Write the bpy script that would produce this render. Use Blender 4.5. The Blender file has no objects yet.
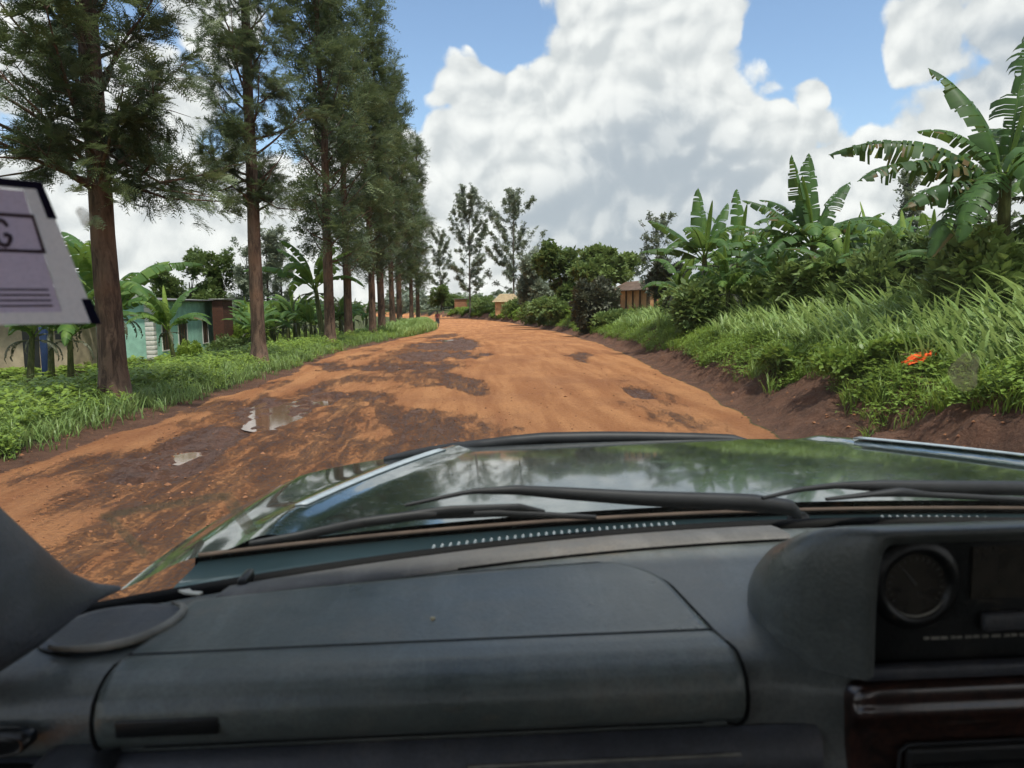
import bpy, math, random
import numpy as np
from math import radians as R, sin, cos, pi
sc = bpy.context.scene
COL = sc.collection

# ------------------------------------------------------------------ camera
F = 773.0
CAM = np.array([0, 0, 1.65]); YAW = R(3); PIT = math.atan(81 / 773); ROL = R(0.9)
cf = np.array([sin(YAW) * cos(PIT), cos(YAW) * cos(PIT), -sin(PIT)])
r0 = np.array([cos(YAW), -sin(YAW), 0]); u0 = np.cross(r0, cf)
cr = r0 * cos(ROL) - u0 * sin(ROL); cu = u0 * cos(ROL) + r0 * sin(ROL)
def ray(px, py): return cf + cr * (px - 512) / F - cu * (py - 384) / F
def at(px, py, Y): d = ray(px, py); return CAM + d * (Y / d[1])      # point seen at a pixel, Y metres ahead
def xat(px, Y): return float(at(px, 300, Y)[0])
cd = bpy.data.cameras.new("camera"); cam = bpy.data.objects.new("camera", cd); COL.objects.link(cam)
from mathutils import Matrix, Vector
M = Matrix((( *cr, ), ( *cu, ), ( *(-cf), ))).transposed().to_4x4(); M.translation = Vector(CAM)
cam.matrix_world = M
cd.sensor_width = 36; cd.lens = 36 * F / 1024; cd.clip_start = 0.05; cd.clip_end = 6000
cd.dof.use_dof = True; cd.dof.focus_distance = 22; cd.dof.aperture_fstop = 9.5
sc.camera = cam

# ------------------------------------------------------------------ noise (numpy)
def _hash(ix, iy, iz, seed):
    h = (ix.astype(np.int64) * 374761393 + iy.astype(np.int64) * 668265263 + iz.astype(np.int64) * 2147483647 + seed * 974634777) & 0xFFFFFFFF
    h = ((h ^ (h >> 13)) * 1274126177) & 0xFFFFFFFF
    return ((h ^ (h >> 16)) & 0xFFFF) / 65535.0
def vnoise(x, y, seed=0, z=None):
    x = np.asarray(x, float); y = np.asarray(y, float)
    z = np.zeros_like(x) if z is None else np.asarray(z, float)
    x, y, z = np.broadcast_arrays(x, y, z)
    ix, iy, iz = np.floor(x), np.floor(y), np.floor(z)
    fx, fy, fz = x - ix, y - iy, z - iz
    sx, sy, sz = [t * t * (3 - 2 * t) for t in (fx, fy, fz)]
    out = 0
    for dx in (0, 1):
        for dy in (0, 1):
            for dz in (0, 1):
                w = (sx if dx else 1 - sx) * (sy if dy else 1 - sy) * (sz if dz else 1 - sz)
                out = out + w * _hash(ix + dx, iy + dy, iz + dz, seed)
    return out * 2 - 1
def fbm(x, y, seed=0, octv=4, z=None):
    a, s, t = 1.0, 0, 0
    for k in range(octv):
        f = 2.03 ** k
        s = s + a * vnoise(np.asarray(x) * f + 17.3 * k, np.asarray(y) * f - 9.1 * k, seed + k, None if z is None else np.asarray(z) * f); t += a; a *= .5
    return s / t
def sstep(a, b, x):
    t = np.clip((np.asarray(x, float) - a) / (b - a), 0, 1); return t * t * (3 - 2 * t)

# ------------------------------------------------------------------ mesh builder
class MB:
    def __init__(s): s.v = []; s.f = []; s.t = []; s.n = 0
    def add(s, V, Fc, tint=0.5):
        V = np.asarray(V, float).reshape(-1, 3)
        s.v.append(V); s.t.append(np.broadcast_to(np.asarray(tint, float), (len(V),)))
        Fc = np.asarray(Fc)
        if Fc.ndim == 1: Fc = Fc.reshape(1, -1)
        s.f.append(Fc + s.n); s.n += len(V); return s
    def stamp(s, T, pos, rot, scale, tint):
        """T = (verts, [face arrays], tints); rot (m,3,3)"""
        V, Fs, tt = T; m = len(pos); n = len(V)
        W = np.einsum('mij,nj->mni', rot, V) * np.asarray(scale).reshape(m, 1, 1) + np.asarray(pos)[:, None, :]
        off = np.arange(m)[:, None, None] * n
        s.v.append(W.reshape(-1, 3)); s.t.append((tt[None, :] + np.asarray(tint)[:, None]).ravel())
        for f_ in Fs: s.f.append((f_[None] + off).reshape(-1, f_.shape[1]) + s.n)
        s.n += m * n; return s
    def box(s, lo, hi, tint=.5):
        x0, y0, z0 = lo; x1, y1, z1 = hi
        V = [(x0, y0, z0), (x1, y0, z0), (x1, y1, z0), (x0, y1, z0), (x0, y0, z1), (x1, y0, z1), (x1, y1, z1), (x0, y1, z1)]
        return s.add(V, [(0, 3, 2, 1), (4, 5, 6, 7), (0, 1, 5, 4), (1, 2, 6, 5), (2, 3, 7, 6), (3, 0, 4, 7)], tint)
    def grid(s, P, tint=.5, closed=False):
        P = np.asarray(P, float); a, b = P.shape[:2]
        idx = np.arange(a * b).reshape(a, b)
        if closed: idx = np.concatenate([idx, idx[:, :1]], 1)
        q = np.stack([idx[:-1, :-1], idx[1:, :-1], idx[1:, 1:], idx[:-1, 1:]], -1).reshape(-1, 4)
        return s.add(P.reshape(-1, 3), q, np.asarray(tint).ravel() if np.ndim(tint) else tint)
    def tube(s, pts, rad, n=8, tint=.5, cap=True, rough=0, seed=0):
        pts = np.asarray(pts, float); m = len(pts); rad = np.broadcast_to(np.asarray(rad, float), (m,))
        tg = np.gradient(pts, axis=0); tg /= np.linalg.norm(tg, axis=1)[:, None] + 1e-9
        ref = np.array([0, 0, 1.0]) if abs(tg[0][2]) < .9 else np.array([1.0, 0, 0])
        rings = []
        for i in range(m):
            a = np.cross(tg[i], ref); a /= np.linalg.norm(a) + 1e-9; ref2 = np.cross(a, tg[i]); ref = ref2
            th = np.arange(n) / n * 2 * pi
            rr = rad[i] * np.ones(n)
            if rough: rr = rr * (1 + rough * vnoise(np.cos(th) * 1.7 + 5, np.sin(th) * 1.7 + 9, seed, np.full(n, i * .6)))
            rings.append(pts[i] + (np.cos(th)[:, None] * a + np.sin(th)[:, None] * ref2) * rr[:, None])
        P = np.array(rings); base = s.n
        idx = np.arange(m * n).reshape(m, n); idx = np.concatenate([idx, idx[:, :1]], 1)
        q = np.stack([idx[:-1, :-1], idx[1:, :-1], idx[1:, 1:], idx[:-1, 1:]], -1).reshape(-1, 4)
        s.add(P.reshape(-1, 3), q, tint)
        if cap:
            s.f.append(np.array([[base + k for k in range(n)][::-1]])); s.f.append(np.array([[base + (m - 1) * n + k for k in range(n)]]))
        return s
    def build(s, name, mat, parent=None, smooth=False, local=False):
        V = np.concatenate(s.v); T = np.concatenate(s.t)
        me = bpy.data.meshes.new(name)
        tot = np.concatenate([np.full(len(f_), f_.shape[1]) for f_ in s.f]); li = np.concatenate([f_.ravel() for f_ in s.f])
        me.vertices.add(len(V)); me.vertices.foreach_set('co', V.astype(np.float32).ravel())
        me.loops.add(len(li)); me.loops.foreach_set('vertex_index', li.astype(np.int32))
        me.polygons.add(len(tot)); st = np.concatenate([[0], np.cumsum(tot)[:-1]])
        me.polygons.foreach_set('loop_start', st.astype(np.int32)); me.polygons.foreach_set('loop_total', tot.astype(np.int32))
        me.update(calc_edges=True)
        a = me.attributes.new('tint', 'FLOAT', 'POINT'); a.data.foreach_set('value', T.astype(np.float32))
        me.polygons.foreach_set('use_smooth', np.full(len(tot), smooth))
        me.materials.append(mat)
        o = bpy.data.objects.new(name, me); COL.objects.link(o)
        if parent:
            o.parent = parent
            if not local and parent.type == 'EMPTY': o.location = -parent.location
        return o
def tag(o, label=None, cat=None, group=None, kind=None):
    if label: o['label'] = label
    if cat: o['category'] = cat
    if group: o['group'] = group
    if kind: o['kind'] = kind
    return o
def empty(name, loc, label, cat, group=None, rz=0):
    o = bpy.data.objects.new(name, None); COL.objects.link(o); o.location = loc; o.rotation_euler = (0, 0, rz); o.empty_display_size = .2
    return tag(o, label, cat, group)
def copy_tree(o, parent=None):
    c = o.copy(); COL.objects.link(c)
    if parent: c.parent = parent
    for ch in [x for x in bpy.data.objects if x.parent == o]: copy_tree(ch, c)
    return c
def smooth_bevel(o, w=.004, seg=2, ang=35):
    m = o.modifiers.new('bevel', 'BEVEL'); m.width = w; m.segments = seg; m.limit_method = 'ANGLE'; m.angle_limit = R(ang)
    o.data.polygons.foreach_set('use_smooth', np.full(len(o.data.polygons), True)); return o

# ------------------------------------------------------------------ node helper
class NT:
    def __init__(s, tree): s.t = tree; s.l = tree.links
    def n(s, typ, **kw):
        nd = s.t.nodes.new(typ)
        for k, v in kw.items():
            if k[0] == '_': setattr(nd, k[1:], v)
        return nd
    def inp(s, nd, i, v):
        if v is None: return
        if hasattr(v, 'links') or isinstance(v, bpy.types.NodeSocket): s.l.new(v, nd.inputs[i])
        else:
            sk = nd.inputs[i]
            if sk.type == 'RGBA' and hasattr(v, '__len__') and len(v) == 3: v = (*v, 1)
            sk.default_value = v
    def math(s, op, a, b=None, c=None, clamp=False):
        nd = s.n('ShaderNodeMath', _operation=op, _use_clamp=clamp)
        for i, v in enumerate((a, b, c)): s.inp(nd, i, v)
        return nd.outputs[0]
    def vec(s, op, a, b=None, out=0):
        nd = s.n('ShaderNodeVectorMath', _operation=op); s.inp(nd, 0, a); s.inp(nd, 1, b)
        return nd.outputs[out]
    def scale(s, a, k):
        nd = s.n('ShaderNodeVectorMath', _operation='SCALE'); s.inp(nd, 0, a); s.inp(nd, 'Scale', k); return nd.outputs[0]
    def noise(s, v, scale, detail=3, rough=.5, dist=0, col=False):
        nd = s.n('ShaderNodeTexNoise'); s.inp(nd, 'Vector', v); s.inp(nd, 'Scale', scale); s.inp(nd, 'Detail', detail); s.inp(nd, 'Roughness', rough); s.inp(nd, 'Distortion', dist)
        return nd.outputs['Color' if col else 0]
    def mix(s, f, a, b, typ='MIX'):
        nd = s.n('ShaderNodeMix', _data_type='RGBA', _blend_type=typ); s.inp(nd, 0, f); s.inp(nd, 6, a); s.inp(nd, 7, b); return nd.outputs[2]
    def mr(s, v, a, b, c=0., d=1., smooth=True):
        nd = s.n('ShaderNodeMapRange', _interpolation_type='SMOOTHSTEP' if smooth else 'LINEAR'); s.inp(nd, 0, v)
        for i, x in enumerate((a, b, c, d)): s.inp(nd, i + 1, x)
        return nd.outputs[0]
    def mapv(s, v, sc_=(1, 1, 1), loc=(0, 0, 0)):
        nd = s.n('ShaderNodeMapping'); s.inp(nd, 0, v); s.inp(nd, 'Scale', sc_); s.inp(nd, 'Location', loc); return nd.outputs[0]
    def bump(s, h, strength=.3, dist=.01, normal=None):
        nd = s.n('ShaderNodeBump'); s.inp(nd, 'Height', h); s.inp(nd, 'Strength', strength); s.inp(nd, 'Distance', dist); s.inp(nd, 'Normal', normal); return nd.outputs[0]
def newmat(name):
    m = bpy.data.materials.new(name); m.use_nodes = True; t = m.node_tree; t.nodes.clear()
    N = NT(t); out = N.n('ShaderNodeOutputMaterial'); return m, N, out
def principled(N, out, col, rough=.6, spec=.5, metal=0, normal=None, coat=0, coat_rough=.03, link=True):
    b = N.n('ShaderNodeBsdfPrincipled'); N.inp(b, 'Base Color', col); N.inp(b, 'Roughness', rough); N.inp(b, 'Specular IOR Level', spec)
    N.inp(b, 'Metallic', metal); N.inp(b, 'Normal', normal); N.inp(b, 'Coat Weight', coat); N.inp(b, 'Coat Roughness', coat_rough)
    if link: N.l.new(b.outputs[0], out.inputs[0])
    return b
def tc(N, which='Object'): return N.n('ShaderNodeTexCoord').outputs[which]
def simple(name, col, rough=.6, spec=.5, metal=0, var=.15, scale=8, bump=0, bscale=40, coat=0):
    m, N, out = newmat(name); v = tc(N)
    n1 = N.noise(v, scale, 5, .6)
    c = N.mix(N.mr(n1, .3, .7), [x * (1 - var) for x in col], [min(1, x * (1 + var)) for x in col])
    nm = N.bump(N.noise(v, bscale, 4), bump, .01) if bump else None
    principled(N, out, c, rough, spec, metal, nm, coat); return m
def leafmat(name, dark, mid, light, rough=.5, trans=.3, spec=.35):
    m, N, out = newmat(name)
    a = N.n('ShaderNodeAttribute', _attribute_name='tint').outputs['Fac']
    v = tc(N); a2 = N.math('ADD', a, N.math('MULTIPLY', N.math('SUBTRACT', N.noise(v, 3, 2), .5), .35))
    r = N.n('ShaderNodeValToRGB'); N.inp(r, 0, a2); e = r.color_ramp.elements
    e[0].position = .1; e[0].color = (*dark, 1); e[1].position = .95; e[1].color = (*light, 1); k = e.new(.5); k.color = (*mid, 1)
    if name == 'banana_leaf': k2 = e.new(.0); k2.color = (.13, .085, .035, 1); k3 = e.new(.07); k3.color = (.10, .085, .03, 1)
    b = principled(N, out, r.outputs[0], rough, spec, link=False)
    t = N.n('ShaderNodeBsdfTranslucent'); N.inp(t, 0, N.mix(.5, r.outputs[0], (*[x * 1.6 for x in light], 1)))
    mx = N.n('ShaderNodeMixShader'); N.inp(mx, 0, trans); N.l.new(b.outputs[0], mx.inputs[1]); N.l.new(t.outputs[0], mx.inputs[2]); N.l.new(mx.outputs[0], out.inputs[0])
    return m

# ------------------------------------------------------------------ terrain
def zb(y): return -0.85 * sstep(25, 90, y)
_yl = [-60, 0, 6, 10, 16, 28, 36, 55, 75, 90, 110, 140, 170, 260]
_xl = [-5.3, -5.3, -5.1, -4.8, -4.55, -4.6, -3.9, -3.1, -3.2, -4.1, -7.5, -15, -26, -66]
_yr = [-60, 0, 6, 9, 12.7, 17.6, 22, 31, 50, 70, 82, 100, 117, 150, 180, 260]
_xr = [3.4, 3.4, 3.5, 3.7, 4.1, 4.55, 4.85, 5.15, 5.7, 6.2, 6.1, 5.0, 2.5, -5, -15, -52]
def XL(y): return np.interp(y, _yl, _xl)
def XR(y): return np.interp(y, _yr, _xr)
# mud patches: x, y, rx, ry, rot, strength, depth
MUD = [(-3.45, 9.3, .75, 2.2, -.12, 1, .05), (-3.05, 12.9, .95, 2.9, -.1, 1, .07), (-1.0, 11.6, .8, 4.6, -.22, .75, .04), (-.3, 17, .55, 3.4, -.16, .7, .03),
       (-2.2, 20.8, 1.9, 2.2, .0, .8, .04), (-3.9, 22.3, .9, 1.5, 0, .7, .03), (-1.2, 25.5, 1.9, 3.6, -.25, 1, .06), (-.9, 34, 1.7, 8.5, .03, 1, .06), (-1.7, 45, 1.2, 8, .1, .7, .03),
       (3.1, 14.2, .34, 1.2, .05, 1, .1), (2.9, 11.2, .6, 1.6, .1, .5, .03), (3.4, 24, .45, 3.2, .1, .7, .05),
       (-2.4, 9, 2.9, 9, -.1, .58, .014), (-1.8, 26, 2.4, 14, .0, .54, .012), (3.0, 12.5, .7, 5.5, .05, .32, .01), (-2.5, 6.0, 1.3, 1.0, .5, .5, .03), (-4.1, 16.3, .5, 2.2, -.1, .6, .03), (-4.4, 13.5, .35, 2, 0, .5, .02), (-3.2, 7.2, .8, .9, .2, .55, .03)]
PUD = [(-3.2, 12.6, .4, 1.4, -.15, .075), (-2.75, 14.2, .42, .75, 0, .10), (-3.3, 9.0, .16, .36, -.3, .075), (-1.15, 22.9, .32, .42, 0, .07), (-1.9, 20.4, .32, .3, 0, .07), (-1.2, 38.5, .28, .9, 0, .07), (-2.3, 21.6, .25, .3, 0, .07)]
def ell(x, y, p):
    cx, cy, rx, ry, ro = p[:5]; c, s_ = cos(ro), sin(ro); dx, dy = x - cx, y - cy
    return np.sqrt(((c * dx - s_ * dy) / rx) ** 2 + ((s_ * dx + c * dy) / ry) ** 2)
def masks(x, y):
    wob = fbm(x * .5, y * .35, 3, 3) * .35 + fbm(x * 2.3, y * 1.6, 5, 3) * .18
    xl, xr = XL(y) + wob * .8, XR(y) + wob * .5
    road = sstep(-.12, .2, x - xl) * sstep(-.05, .2, xr - x)
    mud = np.zeros_like(x); dep = np.zeros_like(x)
    n1 = fbm(x * 1.6, y * .7, 11, 4)
    for p in MUD:
        e = 1 - ell(x, y, p) + n1 * .75; k = sstep(-.05, .5, e) * p[5]; mud = np.maximum(mud, k); dep = np.maximum(dep, k * p[6])
    for p in PUD:
        e = 1 - ell(x, y, p) + n1 * .55; k = sstep(-.3, .55, e); dep = np.maximum(dep, k * p[5] * 1.5); mud = np.maximum(mud, sstep(-.7, .0, e))
    d = x - xr
    soil = sstep(-.15, .05, d) * (1 - sstep(1.5, 2.6, d + fbm(x * .9, y * .4, 21, 3) * 1.6 + .5 * sstep(14, 40, y)))
    soil = np.maximum(soil, .75 * sstep(-.3, 0, xl - x) * (1 - sstep(.25, .95, xl - x + .3 * n1)))
    return road, mud, dep, soil, xl, xr, wob
def height(x, y, fine=True):
    x = np.asarray(x, float); y = np.asarray(y, float)
    road, mud, dep, soil, xl, xr, wob = masks(x, y)
    z = zb(y) + 0 * x
    d = x - xr
    bh = np.interp(y, [0, 12, 25, 40, 60, 90, 130], [.82, .8, .75, .55, .75, .8, .8])
    run = 1.75 + .5 * vnoise(x * 0, y * .3, 8)
    bank = bh * sstep(0, 1, (d + .15 * fbm(x * 1.5, y * 1.2, 31, 3)) / run) + .5 * sstep(1.5, 14, d) * (y > -50)
    bank = bank + sstep(.05, .4, d) * (1 - sstep(1.2, 3, d)) * (fbm(x * 2.2, y * 1.6, 41, 4) * .20 + fbm(x * 7, y * 5, 42, 2) * .05 - .02)
    z = z + np.where(d > -.2, bank, 0)
    l = xl - x
    z = z + np.where(l > 0, .16 * sstep(0, 1.2, l) + .12 * sstep(2, 12, l) + .05 * fbm(x * .6, y * .6, 51, 3) * sstep(0, 1, l), 0)
    z = z - 1.05 * sstep(1.2, 8, l) * sstep(6, 20, y) * (1 - .6 * sstep(46, 70, y)) * (1 - sstep(60, 200, l))
    z = z + .35 * sstep(.3, 2.5, d) * sstep(45, 60, y) + .4 * sstep(0, 1, l) * sstep(42, 60, y) * (1 - sstep(1.5, 4, l))
    if fine:
        rr = road * (.012 * fbm(x * 1.1, y * .3, 61, 3) + .006 * fbm(x * 5, y * 3, 62, 3)) - road * .02 * (np.exp(-((x - 1.9 - .25 * vnoise(y * .15, y * 0, 90)) / .22) ** 2) + np.exp(-((x - .35 - .25 * vnoise(y * .15, y * 0, 90)) / .22) ** 2))
        rut = mud * (.045 * fbm(x * 3.2, y * 1.1, 63, 4) + .045 * np.abs(vnoise(x * 6 + y * .9, y * .8, 64)) - .02 + .06 * fbm(x * 5.5, y * 3.5, 65, 3))
        z = z + rr + rut - dep
    return z
def axis(lo, hi, dens, a0, a1):      # dense spacing between a0, a1, growing outwards
    c = np.arange(a0, a1 + 1e-6, dens); out = [c]
    st, p, L = dens, a1, []
    while p < hi: st *= 1.16; p += st; L.append(p)
    out.append(np.array(L)); st, p, L = dens, a0, []
    while p > lo: st *= 1.16; p -= st; L.append(p)
    return np.concatenate([np.array(L)[::-1], *out[:2]])
xs = axis(-1500, 1500, .07, -6.2, 7.0)
ys = np.concatenate([-axis(0, 1500, 1.5, 0, 9)[::-1][:-1] , np.arange(0.5, 5, .5), np.arange(5, 26, .07), np.arange(26, 60, .2), np.arange(60, 130, .7)])
ys = np.unique(np.concatenate([ys, 130 + np.cumsum(1.0 * 1.16 ** np.arange(36))])); ys = ys[(ys > -1500) & (ys < 1700)]
GX, GY = np.meshgrid(xs, ys, indexing='ij')
rd_, mu_, dp_, so_, *_r = masks(GX, GY); GZ = height(GX, GY)
far = np.sqrt(GX ** 2 + GY ** 2)
mb = MB(); mb.grid(np.stack([GX, GY, GZ], -1))

m, N, out = newmat('ground')
v = tc(N); at_ = N.n('ShaderNodeAttribute', _attribute_name='mask'); sep = N.n('ShaderNodeSeparateColor'); N.l.new(at_.outputs['Color'], sep.inputs[0])
road, mud, soil = sep.outputs[0], sep.outputs[1], sep.outputs[2]
nA = N.noise(v, .35, 4, .6); nB = N.noise(v, 2.2, 5, .65); nC = N.noise(v, 14, 5, .7); nS = N.noise(N.mapv(v, (2.2, .25, 1)), 1, 5, .6, .4)
nD = N.noise(v, 60, 3, .7)
orange = N.mix(N.mr(nS, .35, .65), (.38, .152, .054), (.54, .248, .098))
orange = N.mix(N.math('MULTIPLY', N.mr(nA, .4, .7), .5), orange, (.25, .095, .042))
orange = N.mix(N.math('MULTIPLY', N.mr(nC, .5, .75), .35), orange, (.52, .27, .13))
orange = N.mix(N.math('MULTIPLY', N.mr(nC, .5, .28), .4), orange, (.19, .07, .032))
mudc = N.mix(N.mr(nB, .35, .65), (.072, .036, .025), (.140, .068, .043))
mudc = N.mix(N.math('MULTIPLY', N.mr(nC, .5, .7), .5), mudc, (.21, .11, .07))
soilc = N.mix(N.mr(nB, .3, .7), (.082, .041, .026), (.165, .080, .048))
soilc = N.mix(N.math('MULTIPLY', N.mr(nC, .45, .75), .5), soilc, (.20, .115, .075))
turf = N.mix(N.mr(nB, .35, .65), (.035, .048, .016), (.075, .10, .028))
turf = N.mix(N.math('MULTIPLY', N.mr(nC, .5, .7), .45), turf, (.10, .07, .035))
edge = N.math('ADD', road, N.math('MULTIPLY', N.math('SUBTRACT', nC, .5), .7))
c = N.mix(N.mr(N.math('ADD', soil, N.math('MULTIPLY', N.math('SUBTRACT', nC, .5), .8)), .35, .65), turf, soilc)
c = N.mix(N.mr(edge, .35, .6), c, orange)
nE = N.noise(v, 24, 6, .75); nR = N.noise(N.mapv(v, (6.0, 1.1, 5)), 1, 6, .74, .7)
mm = N.mr(N.math('ADD', N.math('ADD', mud, N.math('MULTIPLY', N.math('SUBTRACT', nR, .5), 1.7)), N.math('MULTIPLY', N.math('SUBTRACT', nE, .5), 1.8)), .38, .95)
mm = N.math('MULTIPLY', mm, N.mr(road, .2, .6)); c = N.mix(N.math('MULTIPLY', mm, .9), c, mudc)
hgt = N.math('ADD', N.math('ADD', N.math('MULTIPLY', nC, 1.0), N.math('MULTIPLY', nE, .9)), N.math('MULTIPLY', nR, N.math('MULTIPLY', mm, 1.6)))
c = N.mix(N.math('MULTIPLY', N.mr(nE, .5, .72), N.math('MULTIPLY_ADD', mm, .5, .22)), c, N.mix(mm, (.50, .27, .15, 1), (.27, .15, .10, 1)))
c = N.mix(N.math('MULTIPLY', N.mr(nE, .5, .3), N.math('MULTIPLY_ADD', mm, .5, .25)), c, N.mix(mm, (.20, .085, .045, 1), (.035, .02, .016, 1)))
pr = principled(N, out, c, N.mr(mm, 0, 1, .92, .48), .3, normal=N.bump(hgt, 1.0, .07))
ground = mb.build('ground', m, smooth=True); tag(ground, 'orange laterite dirt ground with rutted road, soil bank and verges', 'ground', kind='structure')
ca = ground.data.color_attributes.new('mask', 'FLOAT_COLOR', 'POINT')
ca.data.foreach_set('color', np.stack([rd_, mu_, so_, np.ones_like(rd_)], -1).astype(np.float32).ravel())

m_w, N, out = newmat('muddy_water'); principled(N, out, (.16, .085, .05), .06, .9, normal=N.bump(N.noise(tc(N), 9, 2), .04, .01))
plabs = ['long shallow puddle in the mud nearest the left verge', 'bright puddle glinting at the far end of the near mud patch', 'small puddle at the near end of the mud band', 'puddle shining in the dark mud of the middle distance',
         'tiny puddle beside the middle distance mud', 'far puddle in the dark rutted patch near the bend', 'little puddle left of the shining one in mid road']
for i, p in enumerate(PUD):
    mb = MB(); th = np.linspace(0, 2 * pi, 40, endpoint=False); c_, s_ = cos(p[4]), sin(p[4])
    X = p[0] + 1.35 * (c_ * p[2] * np.cos(th) + s_ * p[3] * np.sin(th)); Y = p[1] + 1.35 * (-s_ * p[2] * np.cos(th) + c_ * p[3] * np.sin(th))
    zc = float(zb(p[1])) - p[5] * .92
    mb.add(np.stack([X, Y, np.full(40, zc)], -1), np.arange(40))
    tag(mb.build('puddle', m_w), plabs[i], 'puddle', 'puddles in the muddy road', 'structure')

def H(x, y): return float(height(np.array([x]), np.array([y]), False)[0])

# ------------------------------------------------------------------ materials for plants
grev = leafmat('grevillea_leaf', (.034, .052, .028), (.068, .098, .050), (.17, .21, .085), trans=.25)
grevf = leafmat('far_tree_leaf', (.13, .165, .12), (.19, .225, .16), (.26, .28, .18), trans=.25)  # paler leaf colour carries the aerial haze of distant trees
banm = leafmat('banana_leaf', (.028, .062, .022), (.070, .145, .036), (.23, .32, .06), rough=.5, trans=.3, spec=.25)
grsm = leafmat('cane_grass_leaf', (.09, .14, .042), (.185, .28, .078), (.34, .42, .13), rough=.45, trans=.3)
covm = leafmat('leafy_cover', (.065, .11, .020), (.16, .25, .036), (.30, .38, .07), trans=.3)
bshm = leafmat('bush_leaf', (.062, .098, .032), (.125, .185, .052), (.23, .29, .08), trans=.25)
drym = leafmat('dry_leaf', (.055, .062, .040), (.10, .105, .062), (.17, .17, .09), trans=.1)
def barkmat(name, a, b, d):
    m, N, out = newmat(name); v = tc(N); n1 = N.noise(N.mapv(v, (9, 9, 2.2)), 1, 6, .7, .6); n2 = N.noise(v, 1.3, 3)
    c = N.mix(N.mr(n1, .35, .65), a, b); c = N.mix(N.math('MULTIPLY', N.mr(n2, .45, .7), .6), c, d)
    principled(N, out, c, .9, .2, normal=N.bump(n1, .9, .03)); return m
bark = barkmat('grevillea_bark', (.046, .030, .022), (.155, .102, .072), (.18, .095, .058))
barkg = barkmat('grey_bark', (.06, .05, .042), (.16, .14, .12), (.12, .10, .08))
bstem = barkmat('banana_stem', (.05, .06, .02), (.14, .15, .06), (.09, .05, .03))

def rotmats(rng, m, up=None, tiltmax=1.0):
    az = rng.uniform(0, 2 * pi, m); tl = rng.uniform(0, tiltmax, m); sp = rng.uniform(0, 2 * pi, m)
    def rz(a): c, s = np.cos(a), np.sin(a); o = np.zeros((m, 3, 3)); o[:, 0, 0] = c; o[:, 0, 1] = -s; o[:, 1, 0] = s; o[:, 1, 1] = c; o[:, 2, 2] = 1; return o
    def rx(a): c, s = np.cos(a), np.sin(a); o = np.zeros((m, 3, 3)); o[:, 1, 1] = c; o[:, 1, 2] = -s; o[:, 2, 1] = s; o[:, 2, 2] = c; o[:, 0, 0] = 1; return o
    return rz(az) @ rx(tl) @ rz(sp)
def frames(dirs, rng, jit=.3):
    """rotation taking local +Y to dirs, with local Z roughly up"""
    d = dirs + rng.normal(0, jit, dirs.shape); d /= np.linalg.norm(d, axis=1)[:, None]
    upv = np.array([0, 0, 1.0]) + rng.normal(0, .35, dirs.shape)
    x = np.cross(d, upv); x /= np.linalg.norm(x, axis=1)[:, None] + 1e-9; z = np.cross(x, d)
    return np.stack([x, d, z], -1)
def fern_spray(rng, nleaf=5, L=.26, nl=7, w=.011):
    """a drooping twig carrying feathery pinnate leaves; along +Y, length ~1.7 L"""
    V, Fq, T = [], [], []
    for k in range(nleaf):
        s = k / nleaf; o = np.array([0, s * L * .7, -s * s * .05]); a = rng.uniform(-1.1, 1.1); e = rng.uniform(-.5, .5)
        d = np.array([sin(a) * cos(e), cos(a) * cos(e), sin(e)]); side = np.cross(d, [0, 0, 1.0]); side /= np.linalg.norm(side) + 1e-6
        ll = L * rng.uniform(.7, 1.1); tb = rng.uniform(-.12, .12) + .1 * (k == nleaf - 1)
        for j in range(nl):
            q = (j + .6) / nl; c = o + d * ll * q + np.array([0, 0, -.09 * q * q * ll / .26])
            for sg in (-1, 1):
                l2 = ll * .42 * (1 - .45 * q); dd = d * .75 + side * sg * .75 + np.array([0, 0, rng.uniform(-.25, .15)])
                b = len(V); n_ = d * w
                V += [c - n_ * .6, c + n_ * .9, c + dd * l2]; Fq.append((b, b + 1, b + 2)); T += [tb, tb, tb + .06]
    return np.array(V), [np.array(Fq)], np.array(T)
def rosette(rng, n=6, L=.1, w=.045, up=.3):
    V, Fq, T = [], [], []
    for k in range(n):
        a = k / n * 2 * pi + rng.uniform(-.4, .4); e = rng.uniform(-.3, .9) * up * 2; d = np.array([cos(a) * cos(e), sin(a) * cos(e), sin(e)])
        s = np.cross(d, [0, 0, 1.0]); s /= np.linalg.norm(s); l = L * rng.uniform(.7, 1.2); o = np.array([0, 0, rng.uniform(-.3, .3) * L]); tb = rng.uniform(-.12, .12)
        b = len(V); V += [o + d * l * .1, o + d * l * .5 + s * w, o + d * l + np.array([0, 0, -.15 * l]), o + d * l * .5 - s * w]; Fq.append((b, b + 1, b + 2, b + 3)); T += [tb] * 4
    return np.array(V), [np.array(Fq)], np.array(T)

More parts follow.
